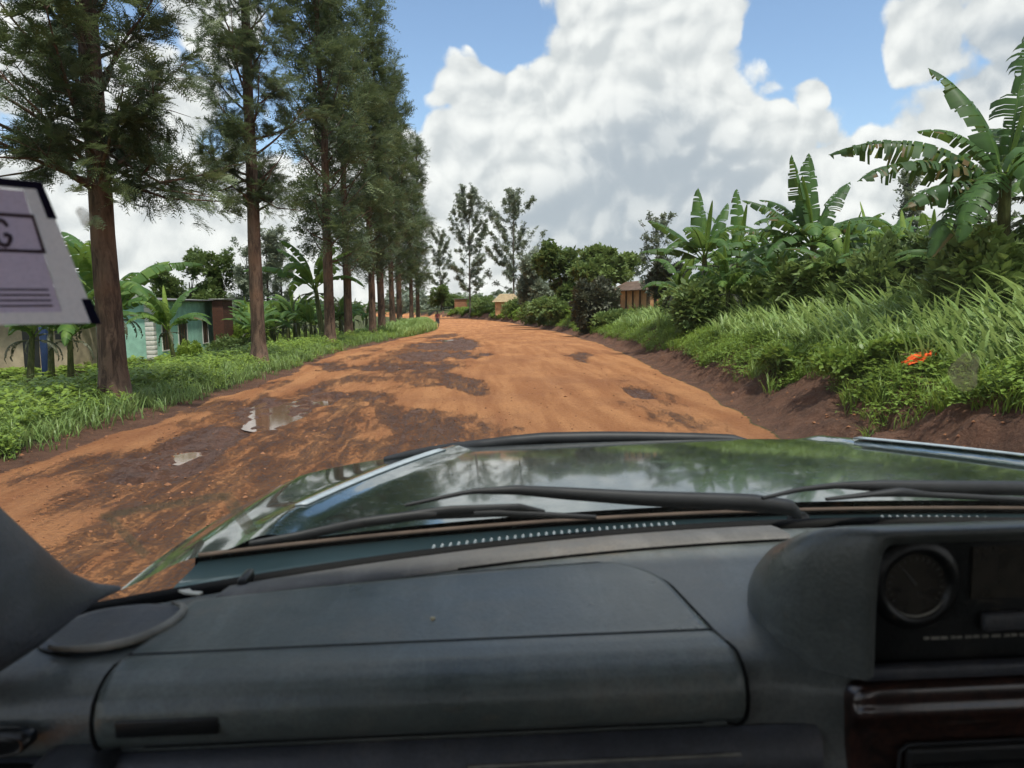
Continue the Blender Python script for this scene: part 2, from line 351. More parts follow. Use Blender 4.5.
def grevillea(seed, Ht, clear, prof, nb, mat, tr=.24, spray=None, dens=1.0, up=.7, gap=0, scale=1.0, low=None, lean=(0, 0), hp=1.0, clump=.75, thr=-.12):
    """returns (trunk MB, crown MB): trunk with ascending limbs; crown of feathery sprays along them"""
    rng = np.random.default_rng(seed); W, Cn = MB(), MB()
    T3 = [spray(rng) for _ in range(4)]
    hs = np.linspace(0, Ht * .96, 26)
    wx = np.cumsum(rng.normal(0, .035, 26)) * np.linspace(0, 1, 26) + lean[0] * hs; wy = np.cumsum(rng.normal(0, .035, 26)) * np.linspace(0, 1, 26) + lean[1] * hs
    rad = tr * (1 - hs / Ht * .9) * (1 + .45 * np.exp(-hs / .28)) + .012
    W.tube(np.stack([wx, wy, hs - .1], -1), rad, 14, rough=.12, seed=seed)
    P, D, Tn = [], [], []
    for i in range(nb):
        q = (i + rng.uniform(0, .8)) / nb; h = clear + (Ht * .97 - clear) * q ** hp
        L = prof(q) * rng.uniform(.5, 1.22)
        if rng.random() < gap: continue
        az = i * 2.4 + rng.uniform(-.5, .5); e0 = rng.uniform(.1, .45) + up * q * .9
        bx, by = np.interp(h, hs, wx), np.interp(h, hs, wy); p = np.array([bx, by, h]); pts = [p]; n = 9
        e = e0; a = az
        for k in range(n):
            e += rng.uniform(-.05, .22) * (.6 if q < .3 else 1); a += rng.normal(0, .12)
            p = p + np.array([cos(a) * cos(e), sin(a) * cos(e), sin(e)]) * L / n; pts.append(p)
        pts = np.array(pts); W.tube(pts, np.linspace(max(.010, .058 * tr / .24 * (1 - q * .7)), .006, n + 1), 5, cap=False)
        # side twigs
        nt = int(max(5, L * 8.5 * dens)); ss = rng.uniform(.15, 1, nt) ** .8
        for s in ss:
            k = s * n; b = int(min(k, n - 1)); c = pts[b] + (pts[b + 1] - pts[b]) * (k - b); dr = pts[b + 1] - pts[b]; dr /= np.linalg.norm(dr)
            o = rng.normal(0, 1, 3); o[2] = o[2] * .5 + .15; o /= np.linalg.norm(o); td = dr * .5 + o * .9; tl = rng.uniform(.25, .75) * (1.15 - .4 * s) * scale
            cc = c + td * tl
            if rng.random() < .35 and Ht > 8: W.tube([c, (c + cc) / 2 + [0, 0, .03], cc], [.008, .006, .003], 4, cap=False)
            m_ = 4
            for j in range(m_):
                f = (j + rng.uniform(.3, 1)) / m_; pp = c + td * tl * f + rng.normal(0, .06, 3) * scale
                P.append(pp); D.append(td + [0, 0, -.15]); Tn.append(.30 + .22 * s * rng.random() + .25 * (rng.random() < .13) + .1 * s)
        P.append(pts[-1]); D.append(pts[-1] - pts[-2]); Tn.append(.6)
    if low: # extra sprays hanging low, list of (az, r, h, n)
        for az, r_, h, n_ in low:
            c = np.array([cos(az) * r_, sin(az) * r_, h]); c0 = np.array([np.interp(h + .2, hs, wx), np.interp(h + .2, hs, wy), h + .5])
            md = (c0 + c) / 2 + [0, 0, -.15]; W.tube([c0, md, c], [.03, .02, .006], 5, cap=False)
            for j in range(n_):
                f = rng.uniform(.35, 1.0); pp = (c0 * (1 - f) + c * f) + rng.normal(0, .22, 3); P.append(pp); D.append((c - c0) / r_ + rng.normal(0, .5, 3)); Tn.append(rng.uniform(.3, .75))
    P, D, Tn = np.array(P), np.array(D), np.array(Tn); D /= np.linalg.norm(D, axis=1)[:, None] + 1e-9
    cs = clump; kn = vnoise(P[:, 0] / cs + seed, P[:, 1] / cs, seed, P[:, 2] / cs) + .5 * vnoise(P[:, 0] / cs * 2.3, P[:, 1] / cs * 2.3, seed + 9, P[:, 2] / cs * 2.3); kp = kn > thr; P, D, Tn = P[kp], D[kp], Tn[kp] + .10 * kn[kp]
    pick = rng.integers(0, 4, len(P)); R_ = frames(D, rng)
    for k in range(4):
        w = pick == k
        if w.any(): Cn.stamp(T3[k], P[w], R_[w], rng.uniform(.8, 1.3, w.sum()) * scale, Tn[w])
    return W, Cn
def place_tree(name, label, cat, group, loc, W, Cn, barkm, leafm, rz=0, wn='trunk', cn='crown'):
    e = empty(name, loc, label, cat, group, rz); W.build(wn, barkm, e, True, local=True); Cn.build(cn, leafm, e, local=True); return e

near_spray = lambda r: fern_spray(r, 8, .24, 6, .015)
mid_spray = lambda r: fern_spray(r, 4, .46, 4, .034)
far_spray = lambda r: rosette(r, 7, .26, .05, .5)
G = 'feathery trees lining the left side of the road'
# tree one: only its lower crown is in the photograph
profA = lambda q: (1.75 + 1.0 * sin(pi * min(1, q * 1.25 + .12))) * (1 - .45 * q)
W, Cn = grevillea(11, 17.5, 3.3, profA, 74, grev, .195, near_spray, 1.25, .6, thr=-.12, clump=.55, hp=1.7, lean=(.004, 0), low=[(-.2, 2.2, 3.1, 26), (.3, 1.7, 3.3, 22), (2.9, 2.5, 3.6, 22), (-1.2, 1.8, 3.2, 22), (-2.2, 2.0, 3.6, 22), (1.0, 2.2, 3.5, 22)])
T1 = place_tree('roadside_tree', 'nearest roadside tree, thick reddish trunk in front of the teal house', 'tree', G, (-5.74, 12.7, H(-5.74, 12.7)), W, Cn, bark, grev)
profB = lambda q: (1.05 + .85 * sin(pi * min(1, q * 1.2 + .1))) * (1 - .45 * q * q)
W, Cn = grevillea(12, 17.5, 3.9, profB, 74, grev, .175, near_spray, 1.15, .75, thr=-.10, clump=.55, hp=1.3, low=[(-.3, 1.4, 3.9, 16), (-2.4, 1.6, 4.3, 16)])
T2 = place_tree('roadside_tree', 'second roadside tree, alone between the brown brick tower and the pair beyond', 'tree', G, (-5.55, 20.6, H(-5.55, 20.6)), W, Cn, bark, grev)
profC = lambda q: (1.3 + 1.1 * sin(pi * min(1, q * .9 + .12))) * (1 - .35 * q ** 3)
protos = []
W, Cn = grevillea(13, 16.5, 3.2, profC, 64, grev, .21, mid_spray, .85, .8, lean=(.006, 0))
T3 = place_tree('roadside_tree', 'third roadside tree with sprays hanging over its straight trunk', 'tree', G, (-5.6, 31.2, H(-5.6, 31.2)), W, Cn, bark, grev)
W, Cn = grevillea(14, 17.5, 3.0, profC, 66, grev, .2, mid_spray, .85, .8)
T4 = place_tree('roadside_tree', 'fourth roadside tree with slim pale trunk close beside the third', 'tree', G, (-5.75, 37.0, H(-5.75, 37)), W, Cn, bark, grev, 1.1)
rows = [(372, -5.2, 41.5, T3, 2.0, .92, 'thick trunked roadside tree, left one of the close pair before the grass mound'),
        (381, -5.25, 45, T4, 3.9, 1.06, 'thick trunked roadside tree, right one of the close pair before the grass mound'),
        (392, -5.6, 54, T3, 4.4, .96, 'slim roadside tree just past the close pair, left of its twin'),
        (399, -5.6, 60, T4, .6, 1.1, 'slim roadside tree just past the close pair, right of its twin'),
        (411, -5.5, 72, T3, .9, .93, 'last but one roadside tree, thin trunk rising from the grass mound'),
        (417.5, -5.45, 80, T4, 5.2, 1.04, 'last roadside tree of the row, closest to the walking person')]
for px, x, y, src, rz, s, lab in rows:
    o = copy_tree(src); x = xat(px, y); o.location = (x, y, H(x, y)); o.rotation_euler = (0, 0, rz); o.scale = (s, s, s); o['label'] = lab

# ------------------------------------------------------------------ banana plants
def banana_leaf(mb, rng, base, L, Wd, az, e0, droop, torn=.5, tint=.45, twist=0, seg=34, midrib=None):
    n = 26; s = np.linspace(0, 1, n + 1); e = e0 - droop * s ** 1.4; st = L / n
    a = az + twist * s
    d = np.stack([np.cos(a) * np.cos(e), np.sin(a) * np.cos(e), np.sin(e)], -1); P = base + np.concatenate([[np.zeros(3)], np.cumsum(d[:-1] * st, 0)])
    (midrib or mb).tube(P[::2], np.interp(s[::2], [0, .15, 1], [.028, .022, .005]) * L / 2.2, 5, tint + .28, cap=False)
    side0 = np.stack([-np.sin(a), np.cos(a), 0 * a], -1); upn = np.cross(d, side0); upn *= np.sign(upn[:, 2:3] + 1e-6)
    pit = .13
    def mid(q):
        k = q * n; b = int(min(k, n - 1)); f = k - b; return P[b] * (1 - f) + P[b + 1] * f, d[b], side0[b], upn[b]
    for sg in (-1, 1):
        q = pit + rng.uniform(0, .02); vdr = rng.uniform(.15, .4)
        while q < .995:
            gw = .012 + rng.exponential(.022) if rng.random() < torn else rng.uniform(.05, .18)
            q1 = min(1.0, q + gw); k = max(1, int((q1 - q) * 42)); rag = rng.uniform(-.3, 1.2); dr = vdr + rng.uniform(0, 1.0) ** 2 * 1.1 * torn; wl = Wd * (1 - .4 * torn * rng.random() ** 2)
            rows_ = []
            for j in range(k + 1):
                qq = q + (q1 - q) * j / k; c, dd, sd, un = mid(qq); sq = (qq - pit) / (1 - pit)
                w = wl * (sin(pi * min(1, max(.0, sq) ** .75)) ** .55) * (1 - .25 * sq) + .004
                # contraction of torn strip tips
                cen = (q + q1) / 2; pull = (cen - qq) * L * .45 * torn * rag
                fw = .22 * w + pull; r = []
                for t_, dz in ((0, .04), (.35, .10), (.7, -.02), (1, -.22)):
                    r.append(c + sd * sg * w * t_ * cos(dr * t_) + dd * fw * t_ + un * w * (dz - dr * .55 * t_ * t_))
                rows_.append(r)
            tt = tint + rng.uniform(-.08, .08); tg_ = np.tile([tt + .05, tt, tt - .02, tt - .06 - .5 * (rng.random() < .10 * torn)], (k + 1, 1)) + rng.uniform(-.07, .07, (k + 1, 1)); mb.grid(np.array(rows_), tg_)
            q = q1 + rng.exponential(.004) * torn
    return P[-1]
def banana_plant(seed, Hs, nl, L, torn=.5, rs=.11, mode='crown', spec=None, lean=(0, 0), tint=.42, young=1, W0=.30):
    rng = np.random.default_rng(seed); S = MB(); hs = np.linspace(-.1, Hs, 8)
    pts = np.stack([lean[0] * hs ** 1.3 / max(Hs, .1) ** .3 if False else lean[0] * hs, lean[1] * hs, hs], -1)
    S.tube(pts, rs * (1.15 - .55 * (hs + .1) / Hs), 10, rough=.1, seed=seed, tint=.3)
    top = pts[-1]; Ls = []
    spec_ = spec or [(k * 2.4 + rng.uniform(-.4, .4), rng.uniform(.55, 1.25) if k < nl - 2 else 1.4, rng.uniform(1.0, 2.1), rng.uniform(.8, 1.05), rng.uniform(-.15, .18)) for k in range(nl)]
    for k, (az, e0, dr, l, tn) in enumerate(spec_):
        m_ = MB(); b = top + np.array([cos(az) * .03, sin(az) * .03, -.25 * (1 - k / len(spec_)) * Hs * .4])
        banana_leaf(m_, rng, b, L * l, L * l * W0 * .48, az, e0, dr, torn * rng.uniform(.6, 1.2), tint + tn, rng.uniform(-.3, .3)); Ls.append(m_)
    if young:
        m_ = MB(); banana_leaf(m_, rng, top, L * .75, L * .05, rng.uniform(0, 6), 1.4, .2, .0, tint + .4); Ls.append(m_)
    # hanging dead leaves round the stem
    dd = MB()
    for k in range(4): banana_leaf(dd, rng, top - [0, 0, .15 * Hs], L * .5, L * .04, rng.uniform(0, 6.28), .2, 2.3, .9, .4)
    return S, Ls, dd
def merge(Ls):
    m_ = MB()
    for l in Ls: 
        for v_, t_ in zip(l.v, l.t): pass
    off = 0
    for l in Ls:
        m_.v += l.v; m_.t += l.t; m_.f += [f_ + off for f_ in l.f]; off += l.n
    m_.n = off; return m_
def place_banana(label, x, y, group, B, leaves=False, z=None, rz=0, sc_=1):
    S, Ls, dd = B; e = empty('banana_plant', (x, y, H(x, y) if z is None else z), label, 'banana plant', group, rz); e.scale = (sc_,) * 3
    S.build('stem', bstem, e, True, True)
    if leaves:
        for l in Ls: l.build('leaf', banm, e, True, True)
    else: merge(Ls).build('crown', banm, e, True, True)
    dd.build('dead_leaves', drym, e, False, True); return e
GR = 'banana plants on the bank right of the road'; GL = 'banana plants by the houses on the left'
# az measured from +x; camera looks along +y, so az=pi points left in the photo
D_ = pi / 180
spec1 = [(176 * D_, .66, 1.1, 1.15, -.16), (183 * D_, .42, 1.0, 1.1, -.18), (197 * D_, .12, .75, .95, -.18), (170 * D_, .0, .5, .62, -.18), (125 * D_, 1.35, .75, .95, -.04), (150 * D_, 1.15, 1.3, .66, .0),
         (35 * D_, 1.42, .5, 1.12, -.06), (10 * D_, 1.15, .9, 1.05, -.06), (-20 * D_, .7, 1.4, 1.0, -.08), (-80 * D_, .95, 2.2, 1.05, .22), (-110 * D_, .5, 2.0, 1.0, .08), (-40 * D_, .3, 1.5, 1.0, -.1), (60 * D_, .9, 1.2, 1.0, -.1), (-140 * D_, .0, 1.4, .9, .0), (-60 * D_, -.1, 1.2, .9, -.05), (200 * D_, -.3, 1.0, .85, -.1)]
x, y = xat(1000, 11.3), 11.3
place_banana('tallest banana plant at the right edge with long torn leaves against the cloud', x, y, GR, banana_plant(101, 2.6, 0, 2.4, .9, .13, spec=spec1, tint=.36, W0=.38), True, z=H(x, y) + .0)
x, y = xat(1045, 13.0), 13.0
place_banana('banana plant half out of frame behind the tallest one', x, y, GR, banana_plant(102, 2.4, 9, 2.1, .7, .13), True)
x, y = xat(812, 19.5), 19.5
spec2 = [(100 * D_, 1.5, .12, 1.12, -.02), (175 * D_, 1.38, .12, 1.1, .0), (165 * D_, .95, .8, 1.0, -.06), (185 * D_, .5, .9, 1.05, -.1), (20 * D_, .75, .9, .95, -.1), (0, .35, .8, 1.05, -.12), (-15 * D_, .1, .7, 1.05, -.12), (200 * D_, .75, 1.3, 1.0, -.05), (190 * D_, .15, .9, 1.0, -.12), (30 * D_, 1.2, .8, 1.0, -.08), (215 * D_, .3, 1.3, 1.0, -.05), (-30 * D_, .7, 1.6, 1.0, .05), (140 * D_, 1.1, 1.0, .9, -.08), (-80 * D_, .1, 1.5, .9, .05),
         (-95 * D_, .6, 2.2, .95, .34), (-60 * D_, .5, 1.4, 1.0, -.05), (-120 * D_, .6, 1.6, .9, .1), (60 * D_, .6, 1.2, 1, -.1)]
place_banana('tall banana plant with two upright leaves in the middle of the grove', x, y, GR, banana_plant(103, 2.3, 0, 2.2, .8, .13, spec=spec2, tint=.38, W0=.36), True)
x, y = xat(704, 23), 23
spec3 = [(110 * D_, 1.5, .15, 1.05, .0), (175 * D_, .9, .7, 1.0, -.12), (185 * D_, .45, .8, .95, -.12), (20 * D_, 1.25, .35, .9, .02), (0, .7, 1.3, .9, .0), (-20 * D_, .4, 1.4, .9, 0), (-90 * D_, .8, 1.9, .9, .1), (210 * D_, .7, 1.7, .9, .0), (-60 * D_, 1.0, 1.5, .9, .1), (-130 * D_, 1.0, 1.6, .9, .05)]
place_banana('leftmost banana plant of the grove, one long leaf arching left', x, y, GR, banana_plant(104, 2.2, 0, 2.15, .6, .12, spec=spec3, tint=.42, W0=.36), True)
x, y = xat(738, 24.5), 24.5
spec4 = [(80 * D_, 1.5, .1, 1.1, .05), (150 * D_, 1.2, .5, .9, .05), (10 * D_, .95, .6, 1.0, -.1), (0, .5, 1.2, 1, 0), (-90 * D_, .9, 1.8, .9, .2), (200 * D_, .7, 1.5, .9, .0), (-50 * D_, .8, 1.4, .9, .05)]
place_banana('banana plant with one erect narrow leaf, right of the leftmost one', x, y, GR, banana_plant(105, 2.3, 0, 2.1, .6, .11, spec=spec4, tint=.42), True)
small = [(775, 20.5, 1.2, 'low banana plant with broad bright leaves beside the tall middle one'), (842, 17.5, 1.0, 'short banana plant under the drooping leaves right of the tall middle one'), (905, 17, 1.25, 'young banana plant before the pointed grey tree'),
         (935, 15.5, 1.0, 'young banana plant with upright leaf between grey tree and tallest plant'), (965, 13.2, .9, 'small banana plant crouching under the tallest one'), (680, 25, 1.1, 'small banana plant at the left end of the grove'), (728, 21.5, .9, 'bright young banana plant standing in the cane grass'), (872, 21, 1.9, 'banana plant deep in the bushes left of the grey tree'),
         (845, 23, 1.8, 'shaggy banana plant behind the right shoulder of the tall middle one'), (778, 25, 2.0, 'shaggy banana plant behind the left shoulder of the tall middle one'), (722, 27, 2.0, 'banana plant tucked between the leftmost and erect leaf ones'), (930, 20, 1.4, 'broad banana plant directly right of the grey tree'), (965, 16.5, 1.1, 'banana plant left of the tallest one, its leaves crossing the bush'), (895, 16, 1.0, 'bright banana plant among bushes in front of the grey tree')]
bk = [banana_plant(120 + k, 1.3, 9, 1.7, .75, .09, tint=.48 + .05 * (k % 2)) for k in range(3)]
first = {}
for i, (px, Y, s, lab) in enumerate(small):
    x = xat(px, Y); k = i % 3
    if k not in first: first[k] = place_banana(lab, x, Y, GR, bk[k], True); o = first[k]
    else: o = copy_tree(first[k]); o['label'] = lab
    o.location = (x, Y, H(x, Y)); o.rotation_euler = (0, 0, i * 1.7); o.scale = (.95 + .38 * (s - .9),) * 3
# left side, near the houses
leftb = [(172, 30, 1.15, 'banana plant with wide fan of leaves in front of the teal house windows'), (97, 24, 1.8, 'tall banana plant right behind the nearest tree trunk'), (118, 31, 1.6, 'banana plant spreading over the teal house wall'),
         (22, 22, 1.25, 'banana plant before the beige wall at the left edge'), (64, 23, 1.2, 'banana plant with leaning stems before the beige wall'), (45, 26, 1.3, 'banana plant next to the dark blue post')]
bl = [banana_plant(140 + k, 1.5, 10, 1.85, .6, .085, tint=.5, lean=((-.12, .12, .05)[k], 0), W0=.33) for k in range(3)]
firstl = {}
for i, (px, Y, s, lab) in enumerate(leftb):
    x = xat(px, Y); k = i % 3
    if k not in firstl: firstl[k] = place_banana(lab, x, Y, GL, bl[k], True); o = firstl[k]
    else: o = copy_tree(firstl[k]); o['label'] = lab
    o.location = (x, Y, H(x, Y)); o.rotation_euler = (0, 0, i * 1.3 + .4); o.scale = (s,) * 3
GF = 'banana plants of the far plantation left of the road'
bf = [place_banana('young banana plant in the far plantation behind the roadside trees', 0, 0, GF, banana_plant(160 + k, 1.2, 9, 1.6, .3, .1, tint=.52)) for k in range(3)]
rng = np.random.default_rng(5); k = 0
for row, (Y0, n_) in enumerate(((40, 12), (48, 14), (58, 16))):
    for j in range(n_):
        px = 238 + (j + rng.uniform(.1, .9)) * (195 / n_); Y = Y0 + rng.uniform(-3, 3); x = xat(px, Y)
        if x > XL(Y) - 4.2: continue
        o = bf[k] if k < 3 else copy_tree(bf[k % 3]); o.location = (x, Y, H(x, Y)); o.rotation_euler = (0, 0, rng.uniform(0, 6)); s = rng.uniform(1.05, 1.5); o.scale = (s,) * 3
        k += 1
x, y = xat(322, 36), 36
o = copy_tree(firstl[1]); o.location = (x, y, H(x, y)); o.scale = (1.75,) * 3; o.rotation_euler = (0, 0, 2.8); o['label'] = 'tall banana plant whose leaf reaches out left of the third roadside trunk'; o['group'] = GF

# ------------------------------------------------------------------ bushes and other trees
def bush(seed, rx, ry, h, n, tmpl, scale=1, tint=.4, lumps=7):
    rng = np.random.default_rng(seed); Cn, W = MB(), MB(); T = [tmpl(rng) for _ in range(3)]
    lc = np.stack([rng.uniform(-.55, .55, lumps) * rx, rng.uniform(-.55, .55, lumps) * ry, h * rng.uniform(.25, .7, lumps)], -1); lr = rng.uniform(.32, .55, lumps)
    lt = rng.uniform(-.08, .1, lumps); pk = rng.integers(0, lumps, n); dv = rng.normal(0, 1, (n, 3)); dv /= np.linalg.norm(dv, axis=1)[:, None]
    rr = rng.uniform(.35, 1, n) ** .5; ln = 1 + .35 * vnoise(dv[:, 0] * 2.2 + pk, dv[:, 1] * 2.2, seed, dv[:, 2] * 2.2)
    P = lc[pk] + dv * (rr * lr[pk] * ln)[:, None] * np.array([rx, ry, h * .95]); P[:, 2] = np.abs(P[:, 2]) + .02
    tn = tint + lt[pk] + rng.uniform(-.1, .1, n)
    q = rng.integers(0, 3, n); R_ = frames(dv + [0, 0, .3], rng, .5)
    for k in range(3):
        w = q == k; Cn.stamp(T[k], P[w], R_[w], rng.uniform(.7, 1.3, w.sum()) * scale, tn[w])
    for c in lc:
        W.tube([(c[0] * .12, c[1] * .12, -.05), (c[0] * .5, c[1] * .5, c[2] * .55), tuple(c)], [.035 * h / 2, .025 * h / 2, .008], 5, cap=False)
    return W, Cn
ros = lambda r: rosette(r, 7, .13, .035, .5)
rosb = lambda r: rosette(r, 8, .24, .06, .4)
rosf = lambda r: rosette(r, 6, .34, .10, .4)
def put_bush(label, px, Y, w, h, mat=bshm, n=1400, tm=ros, seed=0, sc_=1, tint=.4, group=None, name='bush', cat='bush', x=None, lumps=7, dz=0):
    x = xat(px, Y) if x is None else x; W, Cn = bush(seed, w / 2, w / 2, h, n, tm, sc_, tint, lumps)
    return place_tree(name, label, cat, group, (x, Y, H(x, Y) + dz), W, Cn, barkg, mat, wn='stem', cn='foliage')
GB = 'bushes on the bank right of the road'
put_bush('rounded light green bush below the teal house windows', 187, 33, 1.35, 1.1, covm, 900, ros, 1, .8, .6)
put_bush('dark bush at the foot of the brown brick tower', 228, 40, 2.4, 1.0, bshm, 900, ros, 2, 1.1, .4)
put_bush('bright bush right of the brown brick tower', 243, 45, 3, 1.9, covm, 1000, rosb, 3, 1, .4)
bl_ = [(694, 30, 2.6, 1.5, 'bushy dark shrub hiding the right end of the orange wall'), (712, 28.5, 3.8, 1.9, 'spreading shrub behind the leftmost banana plant'), (755, 27, 5, 2.0, 'dense bush behind the erect leaf banana plant'), (835, 24, 4.5, 1.9, 'dense bush behind the tall middle banana plant'),
       (790, 21.5, 2.4, 1.3, 'low dark bush at the foot of the middle banana plant'), (880, 20, 3.6, 1.3, 'wide bush left of the pointed grey tree'), (925, 19, 3.6, 1.4, 'leafy bush right of the pointed grey tree'), (1000, 16, 3.8, 1.6, 'bush crowded behind the tallest banana plant'), (960, 14.5, 2.6, 1.6, 'low bush left of the tallest banana stem'), (860, 17.3, 2.4, 1.25, 'low rounded bush in front of the grove'), (1040, 11.5, 2.2, 1.7, 'bush at the right edge under the banana leaves'), (1000, 10.9, 1.7, 1.5, 'leafy bush hugging the stem of the tallest banana plant'), (900, 15.5, 3.0, 1.7, 'green bush in front of the pointed grey tree'), (830, 18, 3.2, 1.7, 'green bush hiding the stem of the tall middle banana plant'), (760, 22.5, 3.0, 1.7, 'green bush between the erect leaf plant and the tall middle plant'), (700, 21.8, 1.8, 1.3, 'low bush hiding the stem of the leftmost banana plant'), (720, 25.5, 2.6, 1.5, 'low bush between the two left banana plants')]
for i, (px, Y, w, h, lab) in enumerate(bl_): put_bush(lab, px, Y, w, h, bshm, int(1500 * min(1.5, w * h / 7) + 500), rosb, 20 + i, 1.0, .50 + .08 * (i % 3), GB)
# shrub on the near bank
put_bush('leafy weed bush overhanging the bare soil cut', 868, 9.8, 1.5, .30, covm, 900, ros, 41, .75, .3, GB, dz=-.05)
put_bush('low weed tuft spilling down the bank beside the orange cloth', 905, 9.3, .8, .28, covm, 400, ros, 42, .7, .5, GB)
put_bush('weed bush covering the bank top further along', 800, 12, 1.5, .32, covm, 700, ros, 43, .8, .35, GB)
put_bush('brown shaggy bush standing at the road edge by the bend', 590, 39, 1.9, 2.3, drym, 1500, rosb, 44, 1.0, .35, GB)
put_bush('second shaggy brown bush joined to the first, nearer the wall', 606, 41, 1.7, 2.2, drym, 1200, rosb, 45, 1.0, .3, GB)
for i, (px, Y, w, h, lab) in enumerate([(565, 60, 3.4, 1.6, 'round green bush left of the shaggy brown bush'), (541, 74, 4, 2.2, 'green bush on the far bank above red soil'), (515, 104, 4, 2.1, 'bush on the bank right of the thatched hut'), (490, 127, 7, 1.5, 'low wide bush in front of the thatched hut'), (475, 138, 5, 1.8, 'low bush at the far bend between brick hut and thatched hut'), (553, 66, 3, 1.0, 'low bush on the far bank top'), (612, 37, 2.0, .7, 'green bush before the orange wall'), (452, 172, 8, 3.2, 'bush on the outside of the far bend left of the brick hut'), (480, 150, 7, 2.6, 'bush behind the farthest bend right of the brick hut')]):
    put_bush(lab, px, Y, w, h, bshm, 1100, rosf, 60 + i, .8, .5, 'bushes along the far bank')
def crown_tree(label, px, Y, h, w, clear, seed, mat=bshm, tint=.4, n=2600, tm=rosf, sc_=1, lumps=12, group=None, tr=.14):
    x = xat(px, Y); rng = np.random.default_rng(seed); W, Cn = MB(), MB(); T = [tm(rng) for _ in range(3)]; ch = h - clear
    lc = np.stack([rng.uniform(-.6, .6, lumps) * w / 2, rng.uniform(-.6, .6, lumps) * w / 2, clear + ch * rng.uniform(.15, .85, lumps)], -1); lr = rng.uniform(.22, .42, lumps)
    W.tube([(0, 0, -.1), (.05, 0, clear * .6), (0, .05, clear + ch * .5)], [tr, tr * .8, tr * .3], 8)
    for c in lc: W.tube([(0, 0, clear * .8), tuple((c * [.5, .5, 1] + [0, 0, clear * .8]) / 2 * [1, 1, 1]), tuple(c)], [tr * .5, tr * .3, .01], 5, cap=False)
    pk = rng.integers(0, lumps, n); dv = rng.normal(0, 1, (n, 3)); dv /= np.linalg.norm(dv, axis=1)[:, None]
    rr = rng.uniform(.3, 1, n) ** .5; ln = 1 + .45 * vnoise(dv[:, 0] * 2.2 + pk, dv[:, 1] * 2.2, seed, dv[:, 2] * 2.2)
    P = lc[pk] + dv * (rr * lr[pk] * ln)[:, None] * np.array([w / 2, w / 2, ch * .6])
    tn = tint + rng.uniform(-.06, .1, lumps)[pk] + rng.uniform(-.1, .1, n); q = rng.integers(0, 3, n); R_ = frames(dv + [0, 0, .3], rng, .5)
    for k in range(3):
        s_ = q == k; Cn.stamp(T[k], P[s_], R_[s_], rng.uniform(.7, 1.3, s_.sum()) * sc_, tn[s_])
    return place_tree('tree', label, 'tree', group, (x, Y, H(x, Y)), W, Cn, barkg, mat)
GT = 'trees in the distance'
crown_tree('flat topped broadleaf tree above the orange wall', 606, 50, 4.7, 6.2, 2.2, 201, bshm, .55, 2600, rosf, .9, group=GT)
crown_tree('broad dark tree left of the flat topped one', 567, 62, 5.6, 6.0, .9, 202, bshm, .25, 2600, rosf, 1, group=GT)
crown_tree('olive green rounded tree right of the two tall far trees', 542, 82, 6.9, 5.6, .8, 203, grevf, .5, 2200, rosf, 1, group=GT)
crown_tree('dark bushy tree behind the orange wall at its right end', 668, 37, 3.1, 2.2, 1.2, 204, drym, .2, 500, rosb, 1, group=GT)
crown_tree('rounded dark tree directly above the teal house roof', 190, 60, 7.4, 5.6, 1.5, 205, bshm, .3, 2200, rosb, 1.1, group=GT)
crown_tree('small dark tree beside the brown brick tower top', 221, 62, 6.8, 2.6, 1.2, 206, bshm, .3, 1000, rosb, 1.1, group=GT)
crown_tree('round dark tree far down the road beside the walking person', 443, 162, 5.0, 7, .6, 207, bshm, .3, 1400, rosf, 1.1, group=GT)
for args in [(470, 130, 19.6, 31, 'slender tall tree, left of the two tall far trees', lambda q: 2.9 + 2.6 * sin(pi * q), .85, 3.4, .05, .16), (514, 118, 17.6, 32, 'airy tall tree, right of the two tall far trees', lambda q: 2.8 + 3.6 * sin(pi * min(1, q + .1)), .8, 2.8, .08, .16), (441, 165, 15.2, 33, 'smaller loose crowned tree far beyond the row end', lambda q: 2.3 + 2.6 * sin(pi * q), .7, 4.5, .15, .14),
             (907, 33, 6.2, 34, 'pointed grey green tree standing behind the banana grove', lambda q: 1.0 * sin(pi * min(1, q * .9 + .15)) + .25, 1.0, 1.4, 0, .1), (268, 62, 7.9, 35, 'loose grey green tree between the second and third trunks', lambda q: 1.4 + .7 * sin(pi * q), .9, 1.2, .1, .12), (282, 66, 8.1, 36, 'thin grey green tree just right of the loose one', lambda q: 1.0 + .7 * sin(pi * q), .8, 1.2, .1, .12), (247, 60, 6.6, 37, 'thin grey green tree left of the second trunk', lambda q: 1.0 + .6 * sin(pi * q), .9, 1.2, .1, .12),
             (655, 38, 4.6, 38, 'thin feathery tree left of the banana grove', lambda q: 1.1 + .3 * sin(pi * q), .6, 1.2, .2, .08), (985, 30, 5.4, 39, 'thin tree seen behind the tallest banana plant', lambda q: 1.3 + .3 * sin(pi * q), .7, 1.2, .2, .08)]:
    px, Y, h, sd, lab, pf, dn, cl, gp_, tr = args
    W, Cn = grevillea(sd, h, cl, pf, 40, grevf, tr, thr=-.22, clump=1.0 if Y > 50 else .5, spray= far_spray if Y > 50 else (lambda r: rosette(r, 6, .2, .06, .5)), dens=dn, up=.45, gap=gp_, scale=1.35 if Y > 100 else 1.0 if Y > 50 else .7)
    x = xat(px, Y); place_tree('tree', lab, 'tree', GT, (x, Y, H(x, Y)), W, Cn, barkg, grevf, sd)
